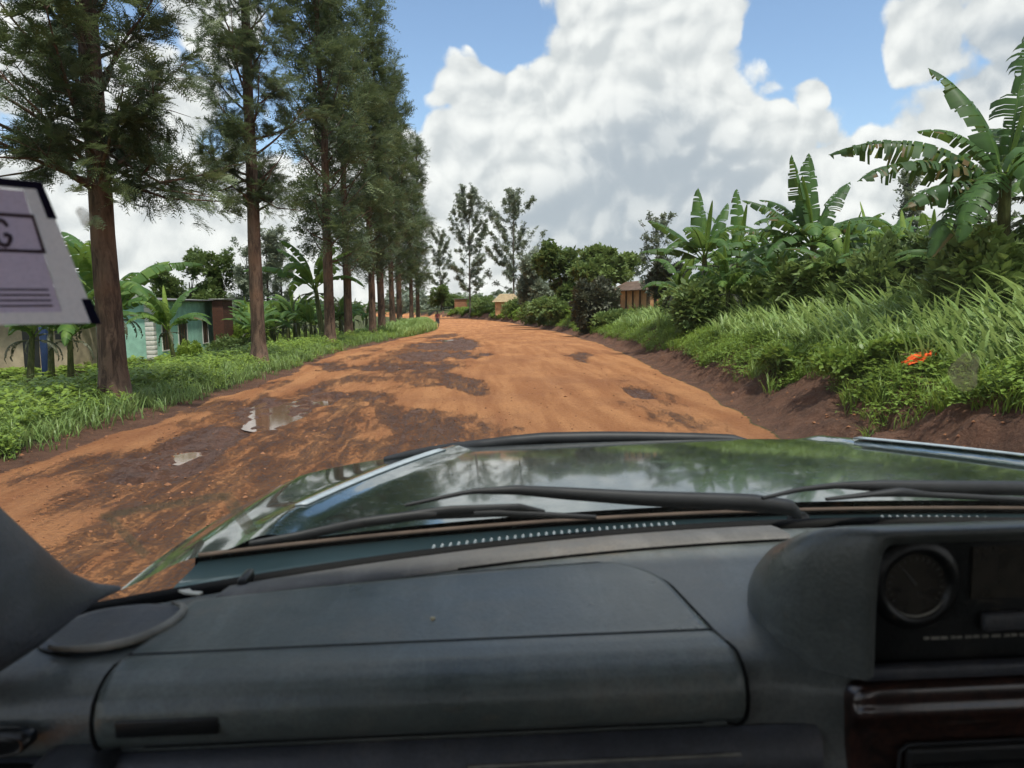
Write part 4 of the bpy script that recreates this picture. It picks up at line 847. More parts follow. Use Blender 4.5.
# cowl panel, gasket, vent louvres
def ygas(x): return 1.178 - .112 * ((x - CX + .02) / .8) ** 2
def ybase(x): return 1.03 - .23 * ((x - CX + .02) / .87) ** 2
X = np.linspace(CX - .86, CX + .86, 60)
mb = MB(); mb.grid([[(x, ybase(x) + .01 + (ygas(x) + .004 - ybase(x) - .01) * a, z - .004 * (abs(x - CX) / .9) ** 2.6) for a, z in ((0, 1.30), (.25, 1.303), (.6, 1.304), (1, 1.306), (1.02, 1.24))] for x in X]); mb.build('cowl_panel', simple('cowl_paint', (.022, .045, .052), .35, .6, coat=.5), vroot, True)
mb = MB(); mb.tube([(x, ygas(x), 1.315 - .004 * (abs(x - CX) / .9) ** 2.6) for x in X], .0036, 8); mb.build('bonnet_gasket', gasket, vroot, True)
for a, b in ((-.06, .31), (.62, .90)):
    mb = MB(); xs_ = np.arange(a, b, .0115)
    mb.grid([[(x, ybase(x) + .074, 1.304), (x, ybase(x) + .077, 1.312), (x, ybase(x) + .104, 1.312), (x, ybase(x) + .108, 1.304)] for x in xs_]); gb = mb.build('vent_base', vdark, vroot)
    mb = MB()
    for x in xs_[:-1]: mb.tube([(x, ybase(x) + .076, 1.314), (x + .003, ybase(x) + .103, 1.3155)], .0024, 6)
    mb.build('vent_louvre', simple('louvre_plastic', (.17, .20, .21), .45, .5), gb, True)
# windscreen
ZB, HT, DY = 1.335, .63, .43
def wsp(x, t, off=0): return np.array([x * (1 - .0 * t), ybase(x) - DY * t * (1 - .05 * sin(pi * t)) + off, ZB + HT * t])
m, N, out = newmat('windscreen_glass'); v = tc(N)
tr_ = N.n('ShaderNodeBsdfTransparent'); N.inp(tr_, 0, (.95, .975, .96, 1)); gl = N.n('ShaderNodeBsdfGlossy'); N.inp(gl, 'Roughness', .02); fr = N.n('ShaderNodeFresnel'); N.inp(fr, 0, 1.3)
df = N.n('ShaderNodeBsdfDiffuse'); N.inp(df, 0, (.55, .50, .42, 1)); tl = N.n('ShaderNodeBsdfTranslucent'); N.inp(tl, 0, (.55, .52, .46, 1)); ad = N.n('ShaderNodeMixShader'); N.inp(ad, 0, .5); N.l.new(df.outputs[0], ad.inputs[1]); N.l.new(tl.outputs[0], ad.inputs[2])
m1 = N.n('ShaderNodeMixShader'); N.inp(m1, 0, N.math('MULTIPLY', fr.outputs[0], .35)); N.l.new(tr_.outputs[0], m1.inputs[1]); N.l.new(gl.outputs[0], m1.inputs[2])
dn = N.mr(N.noise(v, 7, 5, .65), .35, .8, .008, .032); m2 = N.n('ShaderNodeMixShader'); N.inp(m2, 0, dn); N.l.new(m1.outputs[0], m2.inputs[1]); N.l.new(ad.outputs[0], m2.inputs[2]); N.l.new(m2.outputs[0], out.inputs[0])
glass = m
xw = np.linspace(CX - .98, CX + .98, 46)
mb = MB(); mb.grid([[wsp(x, t) for t in np.linspace(0, 1, 14)] for x in xw]); ws = mb.build('windscreen', glass, vroot, True)
mb = MB(); mb.tube([wsp(x, -.004) + [0, .004, .0] for x in xw], .0105, 8); mb.build('windscreen_seal', seam, vroot, True)
def on_glass(px, py, off=-.004):
    d = ray(px, py)
    for k in range(2000):
        p = CAM + d * (.3 + k * .0008); t = (p[2] - ZB) / HT
        if p[1] >= wsp(p[0], t)[1] + off: return p
# tape residue stuck on the glass
m, N, out = newmat('tape_residue'); v = tc(N); b = principled(N, out, (.42, .36, .24), .8, .2, link=False); t_ = N.n('ShaderNodeBsdfTransparent'); mx = N.n('ShaderNodeMixShader'); N.inp(mx, 0, N.mr(N.noise(v, 60, 4, .7), .3, .7, .32, .7)); tl = N.n('ShaderNodeBsdfTranslucent'); N.inp(tl, 0, (.30, .26, .16, 1)); m3 = N.n('ShaderNodeMixShader'); N.inp(m3, 0, .55); N.l.new(b.outputs[0], m3.inputs[1]); N.l.new(tl.outputs[0], m3.inputs[2]); N.l.new(t_.outputs[0], mx.inputs[1]); N.l.new(m3.outputs[0], mx.inputs[2]); N.l.new(mx.outputs[0], out.inputs[0]); resm = m
for a in ([(97, 520), (100, 513), (222, 492), (226, 500)], [(218, 494), (232, 492), (258, 530), (246, 535)], [(100, 514), (113, 516), (150, 553), (143, 560)]):
    q = [on_glass(*p) for p in a]; mb = MB(); mb.add(q, [(0, 1, 2, 3)]); mb.build('tape_residue', resm, vroot)
for cx_, cy_, rx, ry, sl in ((84, 217, 7, 10, .3), (966, 372, 15, 20, -.1)):
    mb = MB(); q = [on_glass(cx_ + rx * cos(a) * (1 + .25 * sin(3 * a + cx_)) + sl * ry * sin(a), cy_ + ry * sin(a)) for a in np.linspace(0, 2 * pi, 16, endpoint=False)]; mb.add(q, np.arange(16)); mb.build('smudge_reflection', resm, vroot)  # pale patches painting beige smudge reflections in the glass
# pillars, header, roof, doors, rear
PP = [wsp(CX - .875, t) for t in np.linspace(-.05, 1.0, 12)]
for sg in (-1, 1):
    mb = MB(); rows_ = []
    for t in np.linspace(-.12, 1.03, 16):
        c = wsp(CX + sg * .995, t); wd = .05
        rows_.append([c + np.array([-sg * wd * .7, -.01, 0]), c + np.array([-sg * wd * .35, -.055, -.01]), c + np.array([sg * .05, -.10, -.01]), c + np.array([sg * .09, -.02, 0]), c + np.array([sg * .03, .035, 0]), c + np.array([-sg * wd * .45, .012, 0])])
    mb.grid(rows_, closed=True); o = mb.build('a_pillar', vinyl3, vroot, True)
    # trim foot curving onto the dashboard
    FT = [((-150, 560, .60), (-150, 600, .60)), ((-110, 480, .62), (-110, 660, .58)), ((-55, 458, .64), (-55, 700, .58)), ((0, 507, .665), (0, 671, .60)), ((35, 540, .69), (40, 645, .635)), ((70, 572, .72), (72, 620, .69)), ((95, 583, .75), (96, 602, .735)), ((121, 586, .785), (121, 590, .78))]
    rows_ = []; fl = lambda p: p if sg < 0 else np.array([2 * CX - p[0], p[1], p[2]])
    for T_, B_2 in FT:
        T_, B_2 = at(*T_), at(*B_2); L_ = np.linalg.norm(T_ - B_2); nn = np.array([.35, -.75, .55])
        rows_.append([fl((T_ + B_2) / 2 + (T_ - B_2) / 2 * cos(a_) + nn * L_ * (.22 if a_ < pi else .35) * sin(a_)) for a_ in np.linspace(0, 2 * pi, 24, endpoint=False)])
    kf = np.linspace(0, len(rows_) - 1, 40); rows_ = np.array(rows_); rows_ = np.array([[np.interp(k_, range(len(rows_)), rows_[:, c_, d_]) for d_ in range(3)] for k_ in kf for c_ in range(24)]).reshape(40, 24, 3)
    mb = MB(); mb.grid(rows_, closed=True); o = mb.build('pillar_foot', vinyl3, vroot, True)
mb = MB(); mb.grid([[wsp(x, 1.0) + [0, a, b] for a, b in ((.03, .0), (-.05, -.015), (-.12, .03), (-.14, .09), (.02, .07))] for x in xw], closed=True); mb.build('header_rail', vinyl3, vroot, True)
mb = MB(); mb.box((CX - .86, -2.3, 2.0), (CX + .86, .60, 2.05)); mb.build('roof', paint, vroot)
mb = MB(); mb.box((CX - .84, -2.3, 1.975), (CX + .84, .58, 1.997)); mb.build('headliner', simple('headliner', (.20, .19, .18), .95), vroot)
for sg in (-1, 1):
    mb = MB(); mb.box((CX + sg * .80 - .03, -1.2, .5), (CX + sg * .80 + .03, .62, 1.30)); dr_ = smooth_bevel(mb.build('door', vinyl3, vroot), .01)
    mb = MB()
    for yy in (-.35, -1.3, -2.25): mb.box((CX + sg * .82 - .03, yy - .05, 1.2), (CX + sg * .82 + .03, yy + .05, 2.0))
    mb.build('door_pillar', vinyl3, vroot)
mb = MB(); mb.box((CX - .86, -2.34, .45), (CX + .86, -2.28, 1.3)); mb.box((CX - .8, -2.2, .42), (CX + .8, 1.0, .46)); mb.build('floor_pan', vdark, vroot)
for sg in (-1, 1):   # front seats behind the viewpoint
    xs0 = CX + sg * .40
    mb = MB(); mb.box((xs0 - .25, -.75, .75), (xs0 + .25, -.30, .92)); mb.box((xs0 - .24, -.98, .85), (xs0 + .24, -.82, 1.45)); smooth_bevel(mb.build('seat', vinyl3, vroot), .04, 3)

# dashboard
def dprof(x):
    yb = ybase(x) + .012
    c = sstep(.24, .33, x) * (1 - sstep(.68, .78, x)); f = .012 * float(c)
    return [(yb, 1.322), (yb - .012, 1.333), (yb - .06, 1.341), (yb - .11, 1.3455), (.80 + (yb - .95) * .4, 1.348), (.72, 1.350), (.67, 1.350), (.645, 1.3475), (.628, 1.341), (.617 - f, 1.330), (.613 - f, 1.315), (.612 - f, 1.30), (.612 - f, 1.28), (.606 - f, 1.255), (.59 - f, 1.22), (.575 - f, 1.15), (.575, 1.0), (.62, .85)]
mb = MB(); mb.grid([[(x, y_, z_) for y_, z_ in dprof(x)] for x in np.linspace(CX - .90, CX + .90, 110)]); dash = mb.build('dashboard', vinyl3 if False else vinyl, vroot, True)
sb = dash.modifiers.new('s', 'SUBSURF'); sb.levels = 1; sb.render_levels = 2
# defroster strip along the glass
mb = MB(); mb.grid([[(x, ybase(x) - a, 1.3395 + .0065 * sstep(0, .1, a) + b) for a, b in ((.018, .002), (.03, .005), (.06, .0065), (.092, .006), (.096, .0))] for x in np.linspace(-.27, .40, 40)]); mb.build('defroster_panel', defr, vroot, True)
mb = MB(); mb.tube([(x, ybase(x) - .097, 1.3475) for x in np.linspace(-.02, .40, 20)], .0012, 5); mb.build('defroster_seam', seam, vroot)
mb = MB(); mb.box((-.262, .835, 1.342), (-.252, .872, 1.3535)); smooth_bevel(mb.build('sensor', vdark, vroot), .003)
# airbag cover : outline in (x, arc) space over a bulging profile
prof = [(.615, 1.297), (.601, 1.301), (.595, 1.309), (.591, 1.320), (.591, 1.332), (.596, 1.343), (.606, 1.3505), (.620, 1.3555), (.640, 1.3565), (.665, 1.3545), (.72, 1.3545), (.78, 1.3545), (.845, 1.353)]
pa = np.array(prof); sl_ = np.concatenate([[0], np.cumsum(np.linalg.norm(np.diff(pa, axis=0), axis=1))])
def prf(s): return np.interp(s, sl_, pa[:, 0]), np.interp(s, sl_, pa[:, 1])
SR = sl_[8]; ST = sl_[-1]
S_ = np.concatenate([np.linspace(0, SR, 26), np.linspace(SR, ST, 26)[1:]]); U = np.linspace(0, 1, 90)
def xlim(s):
    if s < SR:
        q = min(1, s / .030); r_ = .028 * (1 - math.sqrt(max(0, 1 - (1 - q) ** 2))); q2 = max(0, (s - SR + .02) / .02); return -.305 + r_ , .222 - r_ - .004 * q2
    q = (s - SR) / (ST - SR); xr_ = .218 - .018 * q - .05 * max(0, (q - .55) / .45) ** 2.6 ; return -.305 + .012 * q, xr_
P = []
for u_ in U:
    row = []
    for s in S_:
        a, b = xlim(s); x = a + (b - a) * u_; y_, z_ = prf(s); eb = (ybase(x) - .97) * .55 * max(0, (s - SR) / (ST - SR)); inset = min((x - a), (b - x)) 
        z_ = z_ - .007 * (1 - float(sstep(0, .006, inset))) ; yy = y_ + .006 * (1 - float(sstep(0, .006, inset))) * (s < SR)
        row.append((x, yy + eb, z_ - .005 * float(sstep(ST - .006, ST, s))))
    P.append(row)
mb = MB(); mb.grid(P); acv = mb.build('airbag_cover', vinyl2, vroot, True)
def rim(pts_, r_, name, mat, par): mb = MB(); mb.tube(pts_, r_, 6); return mb.build(name, mat, par, True)
Pa = np.array(P); o_ = np.array([0, -.0012, .0012])
edge_ = [p + o_ for p in Pa[0, ::-1]] [20:] + [p + np.array([0, -.002, -.002]) for p in Pa[:, 0]] + [p + o_ for p in Pa[-1]] + [p + o_ for p in Pa[::-1, -1]]
rim(edge_, .0022, 'seam', seam, acv)
rim([np.array([p[0], p[1], p[2] + .0004]) for p in Pa[:, 27]], .0009, 'crease', rubber, acv)
mb = MB(); mb.box((-.285, .5895, 1.315), (-.205, .5925, 1.329)); smooth_bevel(mb.build('label_patch', vdark, acv), .002)
# lower dashboard front, and a pale tube painting its lower highlight line
mb = MB(); mb.grid([[(x, .6 + a, z_) for a, z_ in ((.008, 1.292), (-.006, 1.286), (-.010, 1.26), (-.004, 1.22))] for x in np.linspace(CX - .87, .285, 40)]); mb.build('lower_panel', vinyl3, vroot, True)
mb = MB(); mb.tube([(x, .5905, 1.2775) for x in np.linspace(-.01, .215, 20)], .0016, 6); mb.build('lower_highlight', rimm, vroot, True)
# speaker cover with raised worn rim, at the far left of the dashboard
C4 = [(-.375, .672), (-.33, .668), (-.298, .69), (-.285, .735), (-.300, .765), (-.345, .77), (-.385, .75), (-.40, .70)]
def closed_curve(Pc, n=64):
    Pc = np.array(Pc); k = len(Pc); t = np.linspace(0, k, n, endpoint=False); o = []
    for tt in t:
        i = int(tt); f = tt - i; p0, p1, p2, p3 = Pc[(i - 1) % k], Pc[i % k], Pc[(i + 1) % k], Pc[(i + 2) % k]
        o.append(.5 * ((2 * p1) + (-p0 + p2) * f + (2 * p0 - 5 * p1 + 4 * p2 - p3) * f * f + (-p0 + 3 * p1 - 3 * p2 + p3) * f ** 3))
    return np.array(o)
cc = closed_curve(C4); ctr = cc.mean(0)
mb = MB(); mb.grid([[(*(ctr + (p - ctr) * k), 1.3535 + z_) for k, z_ in ((1, -.002), (.93, .002), (.8, .0015), (.5, .001), (.02, .001))] for p in np.vstack([cc, cc[:1]])]); spk = mb.build('speaker_cover', vinyl3, vroot, True)
mb = MB(); mb.tube([(*p, 1.356) for p in cc[0:34]], [.002 + .0026 * sin(pi * k / 33) for k in range(34)], 8); mb.build('rim', rimm, spk, True)
# side air vent at the bottom left corner
mb = MB(); 
for zc, hw, xc in ((1.3135, .008, -.400), (1.279, .011, -.392)):
    th = np.linspace(0, 2 * pi, 28, endpoint=False); sx2 = lambda a, e: np.sign(a) * abs(a) ** e
    mb.grid([[(xc + k * .045 * sx2(cos(a), .5), .592 + yy, zc + k * hw * sx2(sin(a), .6)) for k, yy in ((1.08, .012), (1.05, -.004), (.95, -.003), (.9, .014), (.02, .014))] for a in np.append(th, th[0])])
mb.build('side_vent', vdark, vroot, True)
mb = MB(); mb.add([(-.316, .812, 1.3505), (-.305, .815, 1.3505), (-.300, .808, 1.3505), (-.288, .805, 1.3505), (-.290, .798, 1.3505), (-.306, .803, 1.3505)], np.arange(6)); 
pc = mb.build('paper_scrap', simple('paper_scrap', (.6, .57, .48), .9)); tag(pc, 'tiny torn white paper scrap on the left end of the dashboard', 'paper scrap'); sm = pc.modifiers.new('t', 'SOLIDIFY'); sm.thickness = .002
th = np.linspace(0, 2 * pi, 9, endpoint=False); pp = at(433, 625, .705); mb = MB(); mb.tube([(pp[0], pp[1], 1.3545), (pp[0], pp[1], 1.3565)], .0022, 8); tag(mb.build('crumb', simple('crumb', (.6, .5, .3), .8)), 'single pale crumb lying on the airbag cover', 'crumb')

# instrument pod in the dashboard centre
XL_, XR_ = .316, CX * 2 - .316 + .01
secs = [(.592, .320, 1.459, 1.336, 0), (.598, .314, 1.461, 1.334, 0), (.608, .300, 1.4605, 1.334, .004), (.625, .281, 1.457, 1.334, .012), (.645, .268, 1.449, 1.334, .020), (.68, .262, 1.437, 1.334, .03), (.72, .266, 1.418, 1.335, .032), (.76, .280, 1.396, 1.336, .032), (.80, .305, 1.375, 1.338, .03), (.85, .345, 1.354, 1.338, .02)]
def podsec(y_, xl, zt, zb_, tp=0, n=18):
    xr_ = 2 * CX + .01 - xl; w_ = .024 + tp * 1.15; e_ = 2 / (5.0 - 2.4 * min(1, tp / .03)); L_ = []
    for k in range(n + 1): a = k / n * pi / 2; L_.append((xl + w_ * (1 - abs(cos(a)) ** e_), y_, zb_ + (zt - zb_) * abs(sin(a)) ** e_))
    return L_ + [(xl + xr_ - p[0], p[1], p[2]) for p in L_[::-1]]
mb = MB(); S1 = [podsec(*s_) for s_ in secs]; inn = [podsec(.594, .327, 1.4555, 1.3385)] ; inn2 = [podsec(.606, .3335, 1.446, 1.345)]
mb.grid(inn2 + inn + S1); pod = mb.build('instrument_pod', vinyl, vroot, True)
mb = MB(); y_ = .612; mb.add([(.325, y_, 1.338), (2 * CX - .315, y_, 1.338), (2 * CX - .315, y_, 1.456), (.325, y_, 1.456)], [(0, 1, 2, 3)]); face = mb.build('bezel', vdark, pod)
mb = MB(); mb.box((.318, .594, 1.3325), (2 * CX - .308, .606, 1.3445)); smooth_bevel(mb.build('lower_lip', vinyl3, pod), .003)
def disc(c, r_, n=36): return [(c[0] + r_ * cos(a), c[1], c[2] + r_ * sin(a)) for a in np.linspace(0, 2 * pi, n, endpoint=False)]
mglass = simple('dial_face', (.035, .031, .024), .25, .6, var=.3, scale=40, coat=.6)
gc = at(918, 586, .606); rg = .0272
mb = MB(); mb.grid([[(gc[0] + k * cos(a), gc[1] + yy, gc[2] + k * sin(a)) for k, yy in ((rg + .012, .004), (rg + .006, -.001), (rg + .001, .0), (rg - .001, .004))] for a in np.linspace(0, 2 * pi, 49)]); gg = mb.build('gauge', vdark, pod, True)
mb = MB(); mb.add([(p[0], gc[1] + .0035, p[2]) for p in disc(gc, rg)], np.arange(36)); dl = mb.build('dial', mglass, gg)
mb = MB()
for a in np.linspace(-.6, pi + .6, 19): mb.tube([(gc[0] + .021 * cos(a), gc[1] + .0030, gc[2] + .021 * sin(a)), (gc[0] + .0245 * cos(a), gc[1] + .0030, gc[2] + .0245 * sin(a))], .00035, 4)
mb.tube([(gc[0], gc[1] + .0028, gc[2]), (gc[0] - .012, gc[1] + .0028, gc[2] + .014)], [.0011, .0004], 5); mb.build('needle', simple('dim_print', (.10, .10, .09), .6), gg)
mb = MB(); mb.tube([(gc[0] + (rg - .0005) * cos(a), gc[1] + .001, gc[2] + (rg - .0005) * sin(a)) for a in np.linspace(-2.3, -.5, 20)], [.0003 + .0009 * sin(pi * k / 19) for k in range(20)], 6); mb.build('highlight_ring', rimm, gg, True)  # pale arc modelled as the highlight along the dial's lower edge
p0, p1 = at(974, 547, .609), at(1100, 599, .609)
mb = MB(); mb.box((p0[0], .6095, p1[2] + .004), (p0[0] + .115, .6115, p0[2])); mb.build('display', mglass, pod)
b0 = at(984, 613, .606); mb = MB()
mb.box((b0[0], .603, b0[2] - .016), (b0[0] + .095, .612, b0[2])); smooth_bevel(mb.build('button', vinyl3, pod), .003)
rng = np.random.default_rng(2); mb = MB(); x0 = at(926, 640, .608)
xx = x0[0]
while xx < .56:
    w_ = rng.uniform(.003, .008); mb.box((xx, .6105, x0[2] - .0012), (xx + w_, .6118, x0[2] + .0012)); xx += w_ + rng.uniform(.001, .004)
mb.build('scale_mark', rimm, pod)
hp = at(777, 581, .70); mb = MB(); mb.tube([hp - [.004, .004, 0], hp + [.006, .004, 0]], .0035, 10); mb.build('screw_hole', seam, pod)
# wood trim below the pod
m, N, out = newmat('burl_wood'); v = tc(N); n1 = N.noise(v, 42, 6, .7, 2.5); n2 = N.noise(v, 9, 3, .6, 1)
c = N.mix(N.mr(n1, .35, .65), (.010, .006, .005), (.038, .017, .012)); c = N.mix(N.math('MULTIPLY', N.mr(n2, .55, .7), .4), c, (.085, .032, .022)); principled(N, out, c, .3, .5, 0, None, .7, .08); burl = m
x0_, x1_ = .307, 2 * CX - .307; rows_ = []
for z_, yo in ((1.331, .004), (1.3305, -.006), (1.327, -.009), (1.318, -.008), (1.3125, -.009), (1.308, -.013), (1.303, -.010), (1.29, -.009), (1.26, -.012), (1.20, -.018)):
    rr = .012; q = max(0, 1 - (1.331 - z_) / rr); ins = rr * (1 - math.sqrt(max(0, 1 - q * q))); xa, xb = x0_ + ins, x1_ - ins
    rows_.append([(xa, .604 + .0, z_), (xa + .0015, .600 + yo * .8, z_), (xa + .004, .598 + yo, z_)] + [(xa + .004 + (xb - xa - .008) * k / 20, .598 + yo, z_) for k in range(1, 20)] + [(xb - .004, .598 + yo, z_), (xb - .001, .602 + yo, z_), (xb, .606, z_)])
mb = MB(); mb.grid(rows_); wt = mb.build('wood_trim', burl, vroot, True)
mb = MB(); mb.box((.350, .578, 1.18), (2 * CX - .35, .5865, 1.283)); av = smooth_bevel(mb.build('air_vent', vdark, wt), .006, 3)
mb = MB()
for k in range(5): mb.box((.356, .572, 1.268 - k * .017), (2 * CX - .356, .579, 1.2705 - k * .017))
mb.build('vent_slat', vdark, av)
mb = MB(); mb.tube([(.3445, .584, 1.21), (.3445, .582, 1.278), (.350, .581, 1.285), (.62, .581, 1.285)], .0016, 6); mb.build('vent_edge', rubber, av, True)
# wipers
def bar(pts_, ws_, hs_): # flat tapering bar through points
    mb = MB(); pts_ = np.array([at(*p) for p in pts_]); n_ = len(pts_); k = np.linspace(0, n_ - 1, n_ * 5); Pn = np.stack([np.interp(k, range(n_), pts_[:, i]) for i in range(3)], -1); w_ = np.interp(k, range(n_), ws_); h_ = np.interp(k, range(n_), hs_)
    mb.grid([[c + [0, -a, -b], c + [0, -a, b * .6], c + [0, -a * .3, b], c + [0, a, b * .6], c + [0, a, -b]] for c, a, b in zip(Pn, w_, h_)], closed=True)
    return mb
wp = bar([(798, 514, 1.12), (790, 506, 1.10), (750, 501, 1.09), (640, 497, 1.06), (560, 492, 1.04), (517, 489, 1.02), (470, 491, 1.00), (405, 505, .965)], [.014, .016, .014, .011, .009, .008, .004, .003], [.010, .011, .012, .010, .008, .006, .003, .002]).build('wiper_arm', rubber, vroot, True)
bar([(250, 543, .87), (300, 535, .89), (360, 522, .93), (420, 514, .95), (500, 512, .97), (596, 517, 1.0)], [.004, .005, .006, .006, .005, .003], [.003, .005, .006, .006, .005, .003]).build('blade', rubber, wp, True)
bar([(330, 526, .915), (400, 516, .945), (450, 510, .955), (520, 507, .975), (545, 511, .985)], [.004, .004, .004, .003, .003], [.003, .005, .006, .005, .002]).build('blade_bridge', rubber, wp, True)
mb = MB(); a = at(798, 518, 1.12); mb.tube([a + [0, 0, -.03], a + [0, 0, .004], a + [0, 0, .01]], [.018, .016, .010], 14); mb.build('pivot', rubber, wp, True)
wp = bar([(1100, 487, 1.10), (1024, 487, 1.07), (940, 486, 1.04), (880, 485, 1.03), (835, 485, 1.02), (800, 489, 1.01), (762, 498, .99)], [.014, .013, .011, .009, .005, .004, .003], [.011, .010, .009, .008, .004, .003, .002]).build('wiper_arm', rubber, vroot, True)
bar([(826, 499, 1.0), (870, 494, 1.01), (900, 491, 1.02), (930, 494, 1.03), (1000, 498, 1.04), (1090, 503, 1.05)], [.003, .006, .009, .006, .005, .004], [.002, .003, .006, .004, .004, .003]).build('blade', rubber, wp, True)

# document in clear sleeve stuck to the glass
paper = dusty('sticker_paper', (.60, .52, .60), (.68, .60, .67), .6, .3, amt=.15, dust=(.25, .22, .2)); pborder = dusty('sticker_border', (.70, .65, .60), (.78, .72, .66), .6, .3, amt=.2)
def thin(m_, amt, col):
    t_ = m_.node_tree; N_ = NT(t_); o_ = [n for n in t_.nodes if n.type == 'OUTPUT_MATERIAL'][0]; src = o_.inputs[0].links[0].from_socket
    tr = N_.n('ShaderNodeBsdfTranslucent'); N_.inp(tr, 0, col); mx_ = N_.n('ShaderNodeMixShader'); N_.inp(mx_, 0, amt); N_.l.new(src, mx_.inputs[1]); N_.l.new(tr.outputs[0], mx_.inputs[2]); N_.l.new(mx_.outputs[0], o_.inputs[0])
thin(paper, .5, (.52, .44, .54)); thin(pborder, .5, (.74, .69, .67))
navy = simple('navy_corner', (.006, .008, .035), .5, .4); ink = simple('purple_ink', (.085, .065, .085), .7, .2)
A_, B_, C_, D_ = [on_glass(*p, -.006) for p in ((-75, 172), (41, 184), (98, 323), (-95, 327))]
def quad(u, w, off=0): p = (A_ * (1 - u) + B_ * u) * (1 - w) + (D_ * (1 - u) + C_ * u) * w; nrm = np.cross(B_ - A_, D_ - A_); nrm /= np.linalg.norm(nrm); nrm *= np.sign(nrm @ (CAM - A_)); return p + nrm * off
st = empty('sticker_sleeve', tuple(D_), 'mauve printed paper in a sleeve with navy corners stuck on the windscreen', 'sticker')
def patch(u0, u1, w0, w1, off, name, mat, par, th_=.0008):
    if mat in (paper, pborder): mb = MB(); mb.add([quad(u0, w0, off), quad(u1, w0, off), quad(u1, w1, off), quad(u0, w1, off)], [(0, 1, 2, 3)]); return mb.build(name, mat, par)
    mb = MB(); f = [quad(u0, w0, off), quad(u1, w0, off), quad(u1, w1, off), quad(u0, w1, off)]; bk_ = [quad(u0, w0, off - th_), quad(u1, w0, off - th_), quad(u1, w1, off - th_), quad(u0, w1, off - th_)]
    mb.add(f + bk_, [(0, 1, 2, 3), (7, 6, 5, 4), (0, 4, 5, 1), (1, 5, 6, 2), (2, 6, 7, 3), (3, 7, 4, 0)]); return mb.build(name, mat, par)
mb = MB()
for f_ in ((0, 1, 0, .05), (0, 1, .90, 1), (0, .1, .05, .90), (.82, 1, .05, .90)): mb.add([quad(f_[0], f_[2]), quad(f_[1], f_[2]), quad(f_[1], f_[3]), quad(f_[0], f_[3])], [(0, 1, 2, 3)])
slv = mb.build('sleeve', pborder, st)
pap = patch(.1, .82, .05, .90, .0012, 'paper', paper, st)
mb = MB()
def pq(u0, u1, w0, w1, off=.0022): mb.add([quad(u0, w0, off), quad(u1, w0, off), quad(u1, w1, off), quad(u0, w1, off)], [(0, 1, 2, 3)])
for a in ((.28, .84, .20, .225), (.28, .84, .44, .465), (.28, .305, .20, .465), (.815, .84, .20, .465)): pq(*a)
for w_ in (.72, .76, .80, .84): pq(.2, .78, w_, w_ + .014)
mb.build('print', ink, pap)
mb = MB()   # letter G in the printed box
g = [(.57 + .052 * cos(a), .335 - .085 * sin(a)) for a in np.linspace(.6, 5.9, 26)] + [(.615, .345), (.575, .345)]
for (u_, w_), (u2, w2) in zip(g[:-1], g[1:]):
    a, b = quad(u_, w_, .0024), quad(u2, w2, .0024); mb.tube([a, b], .0016, 4)
mb.build('lettering', ink, pap)
cn_ = patch(.45, 1.02, -.02, .03, .002, 'corner', navy, st); patch(.94, 1.02, .03, .22, .002, 'corner', navy, st); patch(.96, 1.02, .80, 1.0, .002, 'corner', navy, st)

# ------------------------------------------------------------------ light and sky
SUN_EL, SUN_AZ = R(66), R(150)          # azimuth from +Y clockwise: high, from behind right
sd = Vector((sin(SUN_AZ) * cos(SUN_EL), cos(SUN_AZ) * cos(SUN_EL), sin(SUN_EL)))
ld = bpy.data.lights.new('sun', 'SUN'); ld.energy = 3.4; ld.angle = R(4); ld.color = (1, .955, .88); lo = bpy.data.objects.new('sun', ld); COL.objects.link(lo); lo.rotation_euler = sd.to_track_quat('Z', 'Y').to_euler()
w = bpy.data.worlds.new('World'); sc.world = w; w.use_nodes = True; t = w.node_tree; t.nodes.clear(); N = NT(t); out = N.n('ShaderNodeOutputWorld')
sky = N.n('ShaderNodeTexSky', _sky_type='NISHITA', _sun_disc=False, _sun_elevation=SUN_EL, _sun_rotation=SUN_AZ, _air_density=1.0, _dust_density=.6, _ozone_density=1.5)
dirv = N.vec('NORMALIZE', N.n('ShaderNodeTexCoord').outputs['Generated'])
BL = [(512, 112, 54), (572, 66, 46), (626, 4, 66), (664, 30, 70), (700, 35, 50), (600, 100, 95), (645, 140, 80), (690, 110, 82), (752, 140, 48), (462, 92, 36), (480, 165, 66), (570, 190, 110), (690, 200, 110), (660, -80, 100), (814, 92, 20), (797, 122, 12),
      (945, 35, 56), (1010, 10, 90), (1030, 110, 100), (960, 130, 66), (880, 160, 44), (850, 180, 50), (920, 210, 80), (790, 195, 70), (140, 120, 70), (60, 190, 100), (20, 60, 60), (240, 225, 80), (215, 20, 42), (-120, 100, 140), (1180, 60, 150), (340, 260, 90)]
gt = bpy.data.node_groups.new('cloud_density', 'ShaderNodeTree'); gt.interface.new_socket('V', in_out='INPUT', socket_type='NodeSocketVector'); gt.interface.new_socket('D', in_out='OUTPUT', socket_type='NodeSocketFloat'); gt.interface.new_socket('B', in_out='OUTPUT', socket_type='NodeSocketFloat')
G_ = NT(gt); gi = G_.n('NodeGroupInput'); go = G_.n('NodeGroupOutput'); V0 = gi.outputs[0]
wv = G_.vec('ADD', V0, G_.scale(G_.vec('SUBTRACT', G_.noise(V0, 7, 1.5, .6, col=True), (.5, .5, .5)), .07))
acc = None
